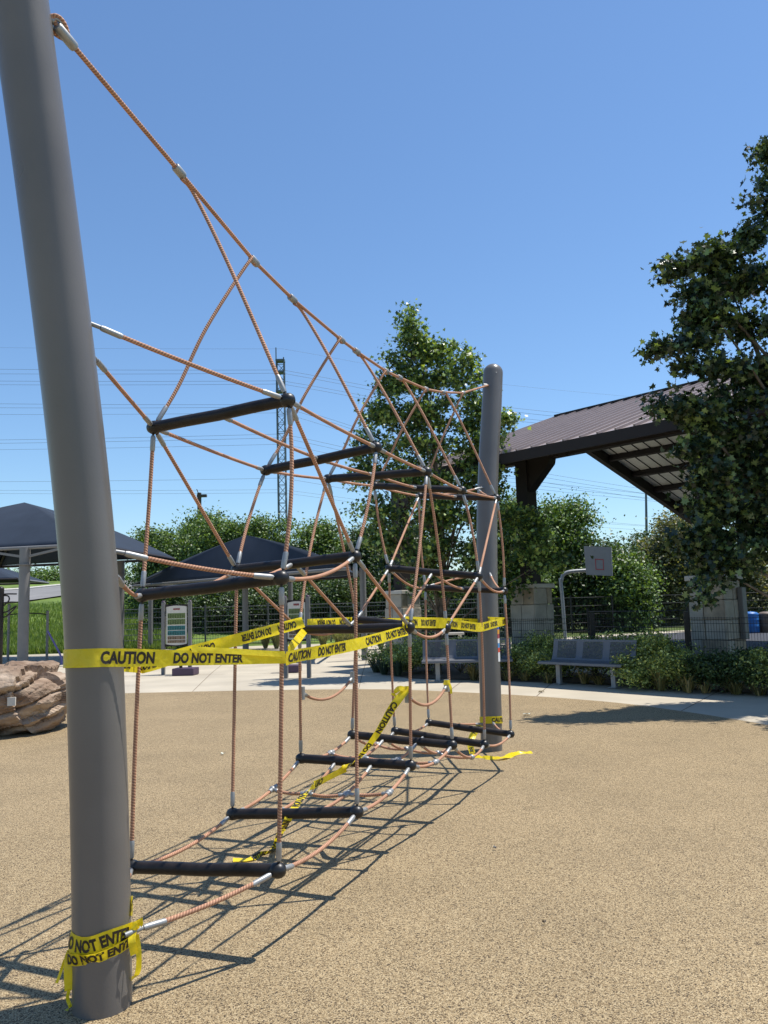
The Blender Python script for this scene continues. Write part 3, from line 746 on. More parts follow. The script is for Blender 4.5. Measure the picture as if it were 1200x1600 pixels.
ribbon([(at(213, 1460, c0.y-.03), Vector((1, 0, 0))), (at(217, 1490, c0.y-.04), Vector((1, .5, .2))), (at(216, 1515, c0.y-.02), Vector((1, .3, 0))), (at(210, 1527, c0.y), Vector((.8, .4, .5))), (at(203, 1531, c0.y+.04), Vector((.3, 0, 1)))], 'loose_end', lt, letters=False, width=.022, crumple=.004, seed=2)
ribbon([(at(208, 1450, c0.y-.03), Vector((1, 0, .3))), (at(206, 1470, c0.y-.06), Vector((1, .3, 0))), (at(210, 1492, c0.y-.05), Vector((1, .4, 0)))], 'loose_end', lt, letters=False, width=.03, crumple=.008, seed=7)
dl = c0.y-.03
ribbon([(at(113, 1485, dl), Vector((1, .3, 0))), (at(108, 1500, dl-.02), Vector((1, .5, 0))), (at(108, 1525, dl-.03), Vector((1, .2, 0))), (at(109, 1548, dl-.03), Vector((1, .4, 0)))], 'loose_end', lt, letters=False, width=.04, crumple=.005, seed=3)
ribbon([(at(114, 1488, dl), Vector((1, .3, 0))), (at(102, 1500, dl-.02), Vector((1, 1, 0))), (at(95, 1520, dl-.02), Vector((1, .6, 0))), (at(88, 1536, dl-.03), Vector((.6, .4, 0)))], 'loose_end', lt, letters=False, width=.012, crumple=.005, seed=5)
ribbon([(at(108, 1546, dl-.03), Vector((1, .3, 0))), (at(105, 1560, dl-.02), Vector((1, 1, 0))), (at(110, 1575, dl-.02), Vector((1, .6, 0))), (at(101, 1578, dl-.03), Vector((.6, .4, 0)))], 'loose_end', lt, letters=False, width=.014, crumple=.004, seed=6)

# diagonal tape
dt = thing('caution_tape', gp(420, 1330), 'twisted yellow caution tape running diagonally down over the low rungs to the ground', 'caution tape')
a_ = at(636, 1076, N['B3R'].y-.05); r3 = N['B3L'].lerp(N['B3R'], .5)+Vector((0, -.01, .045)); r3 = at(548, 1196, r3.y-.03)
st = [(a_, Vector((1, 0, .4))), (at(615, 1103, N['B3R'].y-.08), Vector((1, .2, .5))), (at(590, 1145, N['B3R'].y-.08), Vector((1, .3, .5))), (at(560, 1185, N['B3R'].y-.05), Vector((1, .5, .4))), (at(540, 1200, 5.62), Vector((.6, .3, 1))), (at(515, 1214, 5.5), Vector((.4, 0, 1))), (at(490, 1227, 5.3), Vector((.3, .6, .6)))]
ribbon(st, 'tape_run', dt, start=.12, crumple=.003, width=.054)
g1 = gp(428, 1325, .012); g2 = gp(395, 1341, .012); g3 = gp(364, 1344, .012)
st = [(at(490, 1227, 5.3), Vector((.3, .6, .6))), (at(468, 1250, 5.1), Vector((1, .2, 0))), (at(447, 1285, 4.85), Vector((1, .4, 0))), (gp(434, 1310, .08), Vector((1, .6, 0))), (g1, Vector((1, 1, .2))), (g2, Vector((.3, 1, .1))), (g3, Vector((.2, 1, .3)))]
ribbon(st, 'tape_run', dt, start=.1, crumple=.006, width=.045, seed=9)
ribbon([(at(637, 1076, N['B3R'].y-.03)+Vector((math.cos(a)*.018, math.sin(a)*.018, 0)), Z) for a in [i*2*math.pi/8 for i in range(9)]], 'knot', dt, letters=False, width=.03, crumple=.01)
ribbon([(at(634, 1078, N['B3R'].y-.05), Vector((.3, 0, 1))), (at(625, 1075, N['B3R'].y-.06), Vector((0, .4, 1))), (at(618, 1081, N['B3R'].y-.07), Vector((.6, 0, 1))), (at(614, 1087, N['B3R'].y-.07), Vector((1, 0, 1)))], 'loose_end', dt, letters=False, width=.035, crumple=.006)
# little knot on the other rope
kt = thing('caution_tape', at(699, 1070, N['B4R'].y), 'short scrap of yellow tape tied to a rope above the second hanging loop', 'caution tape')
yk = N['B4R'].y-.03
ribbon([(at(699, 1066, yk)+Vector((math.cos(a)*.02, math.sin(a)*.02, 0)), Z) for a in [i*2*math.pi/8 for i in range(9)]], 'knot', kt, letters=False, width=.035, crumple=.01)
ribbon([(at(701, 1066, yk), Vector((1, 0, 0))), (at(704, 1075, yk-.02), Vector((1, .3, 0))), (at(705, 1084, yk-.02), Vector((1, .6, 0)))], 'loose_end', kt, letters=False, width=.02, crumple=.004)
# far pole tape
ft = thing('caution_tape', pole_f, 'yellow caution tape round the foot of the far grey pole, tail on ground', 'caution tape')
cf = on_pole(CF, .33)
pts = [(pa(cf, math.radians(a), PR+.006, -.01*math.sin(math.radians(a))), Z) for a in range(-200, 181, 20)]
for i_, (p, w) in enumerate(pts): p.z = at(766, 1125, p.y).z
ribbon(pts, 'tape_wrap', ft, start=.23, crumple=.002)
ribbon([(at(750, 1133, fy-.13), Vector((1, 0, .1))), (at(741, 1145, fy-.2), Vector((1, .2, 0))), (at(735, 1162, fy-.28), Vector((1, .2, 0))), (at(738, 1177, fy-.3), Vector((1, .3, 0)))], 'loose_end', ft, start=-.1, width=.07, crumple=.01)
ribbon([(gp(735, 1180, .01), Vector((0, 1, .1))), (gp(760, 1184, .012), Vector((0, 1, .5))), (gp(785, 1184, .02), Vector((0, 1, .3))), (gp(810, 1177, .01), Vector((0, 1, .2))), (gp(831, 1175, .012), Vector((0, 1, .3)))], 'loose_end', ft, letters=False, width=.055, crumple=.012)

# ------------------------------------------------------------------ boulder
def ico(n):
    import bmesh
    bm = bmesh.new(); bmesh.ops.create_icosphere(bm, subdivisions=n, radius=1); vs = [v.co.copy() for v in bm.verts]; fs = [tuple(v.index for v in f.verts) for f in bm.faces]; bm.free(); return vs, fs
vs, fs = ico(6); bc = gp(-10, 1147); bx = MB(); out = []
rot_ = Matrix.Rotation(math.radians(17), 3, 'Y') @ Matrix.Rotation(math.radians(-9), 3, 'X')
for v_ in vs:
    x, y, z = v_
    k = 1/((abs(x)**3.0+abs(y)**3.0+abs(z)**3.6)**(1/3.2))
    x, y, z = x*k, y*k, z*k
    under = .70+.30*min(1, max(0, (z+1)/2)/.5)**.8
    q = Vector((x*1.0*under, y*.85*under, z*.47))
    w = rot_ @ q; w2 = w+Vector((noise.noise(w*1.2), noise.noise(w*1.2+Vector((5, 0, 0))), .5*noise.noise(w*1.6+Vector((0, 7, 0)))))*.22
    lay = w2.z*3.3+.35; li = math.floor(lay); lf = lay-li
    slab = noise.noise(Vector((li*7.3, li*2.1, .5)))*.13                       # each bed sticks out its own amount
    brk = noise.cell(Vector((w2.x*2.1+li*1.7, w2.y*2.1+li*3.1, li*1.0)))*.045  # broken joints along a bed
    ang_ = (noise.cell(w2*1.25+Vector((3.3, 1.1, .4)))-.5)*.085
    groove = .07*math.exp(-((min(lf, 1-lf))/.055)**2)+.02*math.exp(-((abs(lf-.45+.2*noise.noise(w*2)))/.03)**2)
    rough_ = noise.noise(w*4.2)*.035+noise.noise(w*11)*.014+noise.noise(w*27)*.006
    nrm_ = Vector((x, y, z*.9)).normalized()
    out.append(q+nrm_*(slab+brk+ang_*.8-groove+rough_-.05))
zmin = min(q.z for q in out)
out = [Vector((q.x+bc.x, q.y+bc.y+.2, max(-.05, q.z-zmin-.1))) for q in out]
bx.add(out, fs, None, False); o = bx.build('boulder', MT['boulder'])
fz_ = min(out, key=lambda q: (q-at(32, 1116, 9.9)).length)
b = MB(); b.box(fz_+Vector((0, -.015, 0)), (.10, .03, .11), Vector((1, .1, 0))); b.build('plaque', MT['concrete_pale'], o)
tag(o, 'large layered reddish sandstone boulder left of the near grey pole', 'boulder')

# ------------------------------------------------------------------ benches
def bench(c, ang, label, seed):
    root = thing('bench', c, label, 'bench', 'grey perforated benches along the path'); root.rotation_euler = (0, 0, 0)
    X = Vector((math.cos(ang), math.sin(ang), 0)); Y = Vector((-math.sin(ang), math.cos(ang), 0)); L = 1.85
    # profile: seat curling into back (y back, z up)
    prof = [(-.24, .40), (-.235, .435), (-.20, .447), (0, .44), (.14, .43), (.20, .455), (.235, .52), (.27, .66), (.30, .80), (.305, .835), (.325, .84)]
    def W_(x, y, z): return c+X*x+Y*y+Z*z
    def strip(name, x0, x1, P, t=.012, m=MT['bench']):
        b = MB(); n = len(P); V_ = []
        for x in (x0, x1):
            for (y, z) in P: V_.append(W_(x, y, z))
            for (y, z) in P: V_.append(W_(x, y+t*.6, z-t))
        fs = []
        for i in range(n-1):
            fs += [(i, i+1, 2*n+i+1, 2*n+i), (n+i, 3*n+i, 3*n+i+1, n+i+1), (i, n+i, n+i+1, i+1), (2*n+i, 2*n+i+1, 3*n+i+1, 3*n+i)]
        fs += [(0, 2*n, 3*n, n), (n-1, 2*n-1, 4*n-1, 3*n-1)]
        b.add(V_, fs, None, False); return b.build(name, m, root)
    strip('seat', -L/2, L/2, prof[:5])
    # backrest: solid vertical bands with perforated fields between (rows of slots through the sheet)
    bk = prof[4:]; nb = 5; edges = [(-L/2, -L/2+.11)]; w_f = (L-.11*2-.16*2)/3
    x = -L/2+.11; fields = []
    for i in range(3):
        fields.append((x, x+w_f)); x += w_f
        if i < 2: edges.append((x, x+.16)); x += .16
    edges.append((x, x+.11))
    b = MB()
    def seg(x0, x1, P):
        n = len(P); V_ = []
        for xx in (x0, x1):
            for (y, z) in P: V_.append(W_(xx, y, z))
            for (y, z) in P: V_.append(W_(xx, y+.011, z-.006))
        fs = []
        for i in range(n-1): fs += [(i, i+1, 2*n+i+1, 2*n+i), (n+i, 3*n+i, 3*n+i+1, n+i+1), (i, n+i, n+i+1, i+1), (2*n+i, 2*n+i+1, 3*n+i+1, 3*n+i)]
        fs += [(0, 2*n, 3*n, n), (n-1, 2*n-1, 4*n-1, 3*n-1)]
        b.add(V_, fs)
    for e0, e1 in edges: seg(e0, e1, bk)
    def bp_(s_):  # along back from z .50 to .80
        zz_ = .49+s_*.31; yy = .222+(zz_-.49)*.25; return (yy, zz_)
    for (f0, f1) in fields:
        seg(f0, f1, bk[:2]+[bp_(0)]); seg(f0, f1, [bp_(1)]+bk[-2:])
        nh = 16
        for i in range(nh+1):     # vertical webs of the perforated field
            xx = f0+(f1-f0)*i/nh
            seg(xx-.004, xx+.004, [bp_(0), bp_(.5), bp_(1)])
        for i in range(1, 13): seg(f0, f1, [bp_(i/13-.012), bp_(i/13+.012)])
    b.build('backrest', MT['bench'], root)
    for s_ in (-1, 1):
        b = MB(); b.box(W_(s_*L*.33, 0, .21), (.09, .07, .43), X); b.box(W_(s_*L*.33, .02, .012), (.16, .24, .012), X); b.beam(W_(s_*L*.33, -.2, .41), W_(s_*L*.33, .2, .41), .05, .04)
        b.build('leg', MT['galv'], root)
    return root
b1c = (gp(693, 1064)+gp(772, 1066))/2+Vector((0, .12, 0)); b2c = (gp(873, 1070)+gp(961, 1076))/2+Vector((.03, .1, 0))
a2 = math.atan2(gp(961, 1076).y-gp(873, 1070).y, gp(961, 1076).x-gp(873, 1070).x)
bench(b1c, math.radians(-6), 'grey metal bench partly hidden behind the far leaning pole', 1)
bench(b2c, a2, 'grey metal bench in front of green shrubs, right of the far pole', 2)

# ------------------------------------------------------------------ pavilion
E_ = Vector((.66, -.751, 0)); G_ = Vector((.751, .66, 0))
pav = thing('pavilion', gd(835, 19), 'large open pavilion with brown metal roof on steel posts and stone piers', 'pavilion')
colB = gd(836, 19.2); colA = colB-E_*4.55; colC = colB+E_*4.52
HS = 2.0
def pier(c, sz=.66, h=HS):
    b = MB(); courses = 5; hh = h-.10; X = E_; Y = G_; z = 0
    pr = None; r_ = random.Random(int(c.x*10))
    tan = []
    for i in range(courses):
        ch = hh/courses; k = sz/2+.03*(1-i/courses)+.015*(i % 2)
        for face in range(4):
            nx = [(-G_, E_), (-E_, G_), (G_, E_), (E_, G_)][face]; n_, t_ = nx
            cuts = [-k, r_.uniform(-.15, .15), k]
            for j in range(2):
                w = cuts[j+1]-cuts[j]-.012; cc = c+n_*(k-.06+r_.uniform(0, .012))+t_*((cuts[j]+cuts[j+1])/2)+Z*(i*ch+ch/2)
                bb_ = b
                if r_.random() < .28: bb_ = MB(); tan.append(bb_)
                bb_.box(cc, (w, .14, ch-.012), t_)
    b.box(c+Z*hh/2, (sz-.12, sz-.12, hh), E_)
    o = b.build('stone_pier', MT['stone'], pav); bevel(o, .008, 1)
    for bt in tan: bevel(bt.build('tan_block', MT['stone_tan'], o), .008, 1)
    cp = MB(); cp.box(c+Z*(h-.05), (sz+.14, sz+.14, .10), E_); bevel(cp.build('pier_cap', MT['concrete_pale'], o), .01, 1)
EZ = 4.95
def steel(c, top):
    b = MB(); b.box(c+Z*(HS+(top-HS)/2), (.34, .34, top-HS), E_)
    # knee brackets along the beam
    for s_ in (1,):
        P = [c+E_*s_*.17+Z*(top-.85), c+E_*s_*.17+Z*(top-.05), c+E_*s_*.85+Z*(top-.05), c+E_*s_*.80+Z*(top-.25)]
        V_ = [p-G_*.13 for p in P]+[p+G_*.13 for p in P]
        b.add(V_, [(0, 1, 2, 3), (7, 6, 5, 4), (0, 4, 5, 1), (1, 5, 6, 2), (2, 6, 7, 3), (3, 7, 4, 0)])
    b.box(c+Z*(HS+.02), (.5, .5, .04), E_)
    b.build('steel_post', MT['brown_steel'], pav)
# roof corners
K = gd(620, 20.9); t_cross = K+E_*0
NE = [Vector((K.x, K.y, EZ)), Vector((K.x, K.y, EZ))+E_*17.0]
peak = at(870, 652, 25.5); RZ = peak.z
RG = [peak, peak+E_*17.0]
farc = at(1081, 800, 31.1); FE = [farc, farc+E_*17.0]
over = (colB-K).dot(G_)
for c in (colA, colB, colC, colC+E_*4.7):
    pier(c); steel(c, EZ+.10)
for c in (colA+E_*2.6, colB+E_*2, colC+E_*1.5, colC+E_*4.7):
    far_ = c+G_*((farc-K).dot(G_)-1.2-over); pier(Vector((far_.x, far_.y, 0))); steel(Vector((far_.x, far_.y, 0)), farc.z-.1)
def slope(a0, a1, r0, r1, name, soff=.10):
    nrm_ = (a1-a0).cross(r0-a0).normalized()
    if nrm_.z < 0: nrm_ = -nrm_
    b = MB(); V_ = [a0, a1, r1, r0]; V2 = [p-nrm_*.05 for p in V_]
    b.add(V_+V2, [(0, 1, 2, 3), (7, 6, 5, 4), (0, 4, 5, 1), (2, 6, 7, 3), (1, 5, 6, 2), (3, 7, 4, 0)])
    L = (a1-a0).length; n = int(L/.42)
    for i in range(n+1):
        p = a0.lerp(a1, i/n); q = r0.lerp(r1, i/n); b.beam(p+nrm_*.025, q+nrm_*.025, .04, .06, nrm_)
    o = b.build(name, MT['roof'], pav)
    s_ = MB(); V_ = [p-nrm_*soff for p in (a0, a1, r1, r0)]; s_.add(V_+[p-nrm_*.02 for p in V_], [(0, 1, 2, 3), (7, 6, 5, 4), (0, 4, 5, 1), (2, 6, 7, 3)])
    s_.build('soffit', MT['soffit'], pav)
    # dark ribs of the deck, and purlins under it
    rbm = MB()
    for i in range(int(L/.42)+1):
        f = i*.42/L; p = a0.lerp(a1, f)-nrm_*(soff+.03); q = r0.lerp(r1, f)-nrm_*(soff+.03); rbm.beam(p, q, .022, .03, nrm_)
    rbm.build('deck_ribs', MT['brown_steel'], pav)
    for k in range(1, 6):
        f = k/6; pm = MB(); pm.beam(a0.lerp(r0, f)-nrm_*(soff+.14), a1.lerp(r1, f)-nrm_*(soff+.14), .12, .20, nrm_); pm.build('purlin', MT['brown_steel'], pav)
    return nrm_
slope(NE[0], NE[1], RG[0], RG[1], 'roof_slope'); slope(FE[0], FE[1], RG[0], RG[1], 'roof_slope')
for a, c in ((NE[0], NE[1]), (FE[0], FE[1])):
    b = MB(); b.beam(a-E_*.05-Z*.11, c-Z*.11, .06, .24); b.build('fascia', MT['brown_steel'], pav)
# main beams over the posts
for off_, zz_ in ((over, EZ+.18), ((farc-K).dot(G_)-1.2, farc.z+.05)):
    s_ = Vector((K.x, K.y, zz_))+G_*off_; b = MB(); b.beam(s_+E_*.3, s_+E_*16.8, .22, .42); b.build('beam', MT['brown_steel'], pav)
for f in (0.02, 4.6, 9.2, 13.8):
    for (e0, r0) in ((NE[0], RG[0]), (FE[0], RG[0])):
        b = MB(); p, q = e0+E_*f, r0+E_*f; p = p.lerp(q, .16 if e0 is NE[0] else 0); b.beam(p-Z*.30, q-Z*.30, .20, .36); b.build('rafter', MT['brown_steel'], pav)
b = MB(); b.beam(RG[0]+Z*.03, RG[1]+Z*.03, .3, .06); b.build('ridge_cap', MT['brown_steel'], pav)
# electrical cabinet on pier C
cb = MB(); cc = colC+G_*.25+E_*.42; cb.box(Vector((cc.x, cc.y, 1.25)), (.10, .18, 1.0), E_); o = bevel(cb.build('electrical_cabinet', MT['pole_grey']), .01, 1)
tag(o, 'grey electrical cabinet standing at the right stone pier of the pavilion', 'cabinet')

# ------------------------------------------------------------------ basketball hoop
hb_ = gd(883, 33.5); root = thing('basketball_hoop', hb_, 'grey gooseneck basketball post holding a backboard with red square', 'basketball hoop')
b = MB(); hp = at(879, 895, 33.5); hx = at(889, 892, 33.4)
P = [hb_, Vector((hb_.x-.02, hb_.y, 1.5)), Vector((hb_.x-.06, hb_.y, 2.45))]+[at(px, py, 33.5) for px, py in ((877, 908), (879, 900), (885, 895), (893, 893), (905, 892), (920, 891))]
b.tube(catm(P, 5), .075, 12); b.build('post', MT['galv'], root)
p0, p1_, p2_, p3 = at(912, 853, 33.3), at(955, 855, 32.7), at(957, 900, 32.7), at(916, 898, 33.3)
nrmb = (p1_-p0).cross(p3-p0).normalized()
if nrmb.y > 0: nrmb = -nrmb
b = MB(); V_ = [p0, p1_, p2_, p3]; b.add(V_+[p-nrmb*.05 for p in V_], [(3, 2, 1, 0), (4, 5, 6, 7), (0, 1, 5, 4), (1, 2, 6, 5), (2, 3, 7, 6), (3, 0, 4, 7)]); bbo = b.build('backboard', MT['board'], root)
def bbp(u, v_): return p0.lerp(p1_, u).lerp(p3.lerp(p2_, u), v_)+nrmb*.004
b = MB()
for (u0, v0, u1, v1) in ((.38, .43, .70, .46), (.38, .78, .70, .81), (.38, .43, .41, .81), (.67, .43, .70, .81)):
    b.add([bbp(u0, v0), bbp(u1, v0), bbp(u1, v1), bbp(u0, v1)], [(3, 2, 1, 0)])
b.build('target_square', MT['red'], bbo)

# ------------------------------------------------------------------ fences
def mesh_fence(pts, h, sp_x, wires, m, label, post_every=2.4, wr=.003, hr=.004, posts=None, gh=0.0, name='wire_fence'):
    root = thing(name, pts[0], label, 'fence'); b = MB()
    for i in range(len(pts)-1):
        a, c = pts[i], pts[i+1]; L = (c-a).length; n = int(L/sp_x); d = (c-a).normalized(); sd_ = d.cross(Z)
        for k in range(n+1):
            p = a+d*L*k/n; b.add([p-d*wr, p+d*wr, p+d*wr+Z*h, p-d*wr+Z*h], [(0, 1, 2, 3)]) if sp_x > .2 else b.tube([p+Z*gh, p+Z*h], wr, 3, caps=False)
        for z_ in wires: b.tube([a+Z*z_, c+Z*z_], hr, 4, caps=False)
    b.build('mesh_panel', m, root)
    tot_ = sum((pts[i+1]-pts[i]).length for i in range(len(pts)-1)); s_ = 0; i = 0; base = 0
    np_ = max(1, round(tot_/max(.1, post_every)))
    if not post_every:
        for p in pts: q = MB(); q.box(p+Z*(h+.1)/2, (.09, .09, h+.1)); q.build('post', m, root)
    for k in range(np_+1 if post_every else 0):
        t_ = tot_*k/np_; acc_ = 0
        for i in range(len(pts)-1):
            L = (pts[i+1]-pts[i]).length
            if t_ <= acc_+L+1e-6: p = pts[i].lerp(pts[i+1], (t_-acc_)/L); break
            acc_ += L
        q = MB(); q.box(p+Z*(h+.06)/2, (.07, .07, h+.06)); q.build('post', m, root)
    return root
fa_ = gd(770, 18.9); fb_ = gd(930, 16.9); fc = gd(1080, 15.15); fd = gd(1250, 13.4)
mesh_fence([fa_, fb_, fc, fd], 1.22, .055, [.05, .2, .35, .5, .65, .8, .95, 1.1, 1.2], MT['fence_black'], 'black welded mesh fence between the shrub bed and the stone piers', 0, wr=.0035)
mesh_fence([gd(120, 36.4), gd(400, 37), gd(620, 37.2), gd(790, 34)], 1.8, .12, [.1, .35, .6, .85, 1.1, 1.35, 1.6, 1.75], MT['fence_grey'], 'long black wire fence coloured grey for its highlights behind the shade sails and information signs', 3.0, wr=.006, hr=.013)
mesh_fence([gd(790, 34.5), gd(900, 38.5), gd(1090, 42), gd(1300, 43)], 1.75, .10, [.1, .5, .9, 1.3, 1.7], MT['fence_black'], 'black fence at the far side of the basketball court', 2.6, wr=.006, hr=.012)
mesh_fence([gd(921, 30), gd(1010, 27.5), gd(1078, 26.5)], 1.2, .09, [.08, .6, 1.15], MT['fence_black'], 'low black fence panel crossing the court in front of the stone pier', 3.0, wr=.005, hr=.012)

# ------------------------------------------------------------------ shade sails
def sail_post(p, h, r, root, collar=True):
    b = MB(); b.tube([p, p+Z*h], r, 20); o = b.build('post', MT['pole_grey'], root)
    if collar: q = MB(); q.tube([p+Z*(h-.55), p+Z*(h-.52)], r*1.5, 20); q.build('collar', MT['pole_grey'], o)
def canopy(corners, apex, root, n=14, droop=.25, near=0):
    """four panels with hips to a blunt apex, edges curved inwards"""
    b = MB(); apex = Vector(apex); cs = [Vector(c) for c in corners]; nC = len(cs)
    for i in range(nC):
        a, c = cs[i], cs[(i+1) % nC]; V_ = []; inward = (apex-(a+c)/2); inward.z = 0; inward.normalize()
        for j in range(n+1):
            v_ = j/n
            for k in range(n+1):
                u = k/n; e_ = a.lerp(c, u)+inward*(.35*4*u*(1-u))
                p = e_.lerp(apex, v_); p.z -= droop*math.sin(math.pi*v_)*.8*(1-.5*4*u*(1-u)*0)+4*u*(1-u)*(1-v_)*.0; V_.append(p)
        b.add(V_, [(j*(n+1)+k, j*(n+1)+k+1, (j+1)*(n+1)+k+1, (j+1)*(n+1)+k) for j in range(n) for k in range(n)], None, True)
    o = b.build('canopy', MT['cloth'], root)
    md = o.modifiers.new('thick', 'SOLIDIFY'); md.thickness = .012
    fr_ = MB(); fh = MB()
    for i in range(nC):
        a, c = cs[i]-Z*.06, cs[(i+1) % nC]-Z*.06; (fr_ if i == near else fh).tube([a, c], .055, 10)
    fr_.build('frame', MT['pole_grey'], root)
    for i in range(nC): fh.tube([cs[i]-Z*.04, Vector(apex)-Z*.12], .045, 8)
    fh.build('hip_tubes', MT['brown_steel'], root)
root = thing('shade_sail', gd(36, 24.8), 'big dark navy pyramid shade sail on thick grey post above the boulder', 'shade sail')
NR_ = at(140, 848, 24.3); ez = NR_.z
e1 = Vector((-.98, .2, 0)); e2 = Vector((.06, .998, 0))
cs = [NR_, NR_+e2*8, NR_+e2*8+e1*8, NR_+e1*8]
canopy(cs, at(38, 785, 28.8), root, droop=-.25, near=3)
pp_ = gd(35, 24.75); sail_post(pp_, ez-.05, .16, root)
p2x = gd(35, 24.75)+e2*7.6; sail_post(Vector((p2x.x, p2x.y, 0)), ez-.05, .16, root)
b = MB()
for s_ in (-1, 1): b.beam(pp_+Z*(ez-.35), pp_+e1*s_*1.6+Z*(ez-.07), .07, .07)
b.build('brace', MT['pole_grey'], root)

root = thing('shade_sail', gd(383, 30), 'low navy pyramid shade sail over the fitness plaza behind the net', 'shade sail')
Lc, Rc = at(208, 914, 33.5), at(548, 884, 23.5); ezz = (Lc.z+Rc.z)/2; ap = at(384, 836, 29.5)
Lc.z = ezz; Rc.z = ezz; dv = (Rc-Lc).normalized(); pv = Vector((-dv.y, dv.x, 0)); 
if pv.y < 0: pv = -pv
cs = [Lc, Rc, Rc+pv*4.2-dv*4.2, Lc+pv*4.6]
canopy(cs, ap, root, droop=-.12)
for px_, d_, r__ in ((384, 30.0, .115), (570, 24.2, .095)):
    sail_post(gd(px_, d_), ezz-.02, r__, root, False)
for px_, d_ in ((235, 35.5), (455, 33)):
    sail_post(gd(px_, d_), ezz-.02, .10, root, False)
root = thing('shade_sail', gd(-40, 40), 'small grey shade sail corner at the far left edge', 'shade sail')
c0_ = at(28, 903, 40); cs = [c0_, c0_+Vector((-1, 6, 0)), c0_+Vector((-7, 5, 0)), c0_+Vector((-6.5, -1, 0))]
canopy(cs, c0_+Vector((-3.7, 2.4, 1.2)), root, droop=-.05)
for c in cs[2:]: sail_post(Vector((c.x, c.y, 0)), c.z, .07, root, False)

# ------------------------------------------------------------------ rails and play frame at left
root = thing('handrail', gp(74, 1030), 'thin grey posts with sagging rail and violet brace beside the boulder', 'handrail')
ra_, rb2 = gd(73, 27), gd(12, 27)
for p in (ra_, rb2):
    b = MB(); hgt = at(74, 956, 27).z if p is ra_ else at(12, 946, 27).z
    b.tube([p, p+Z*hgt], .042, 10); b.sphere(p+Z*hgt, .05); b.build('post', MT['pole_grey'], root)
b = MB(); b.tube(bez(at(12, 961, 27), at(45, 956, 27), at(73, 960, 27)), .018, 8); b.build('rail', MT['bar'], root)
b = MB(); b.tube(catm([at(74, 985, 27), at(86, 1007, 26.8), at(95, 1026, 26.6), at(96, 1043, 26.5)], 6), .03, 10); b.build('brace', MT['violet'], root)
root = thing('play_frame', gp(0, 1042), 'black tubular play frame cut off by the left edge', 'play equipment')
b = MB(); b.tube([gd(-2, 22), Vector((gd(-2, 22).x, 22, at(0, 921, 22).z))], .085, 14); b.sphere(Vector((gd(-2, 22).x, 22, at(0, 921, 22).z)), .085); b.build('post', MT['bar'], root)
b = MB()
for P in ([(0, 929), (12, 928), (26, 928)], [(0, 931), (12, 931), (14, 938), (4, 948), (0, 950)], [(0, 943), (14, 941), (25, 941)], [(0, 957), (10, 956), (25, 947)], [(-4, 965), (8, 964), (17, 957), (26, 947)]):
    b.tube(catm([at(x, y, 22) for x, y in P], 5), .02, 8)
b.build('climbing_bars', MT['bar'], root)

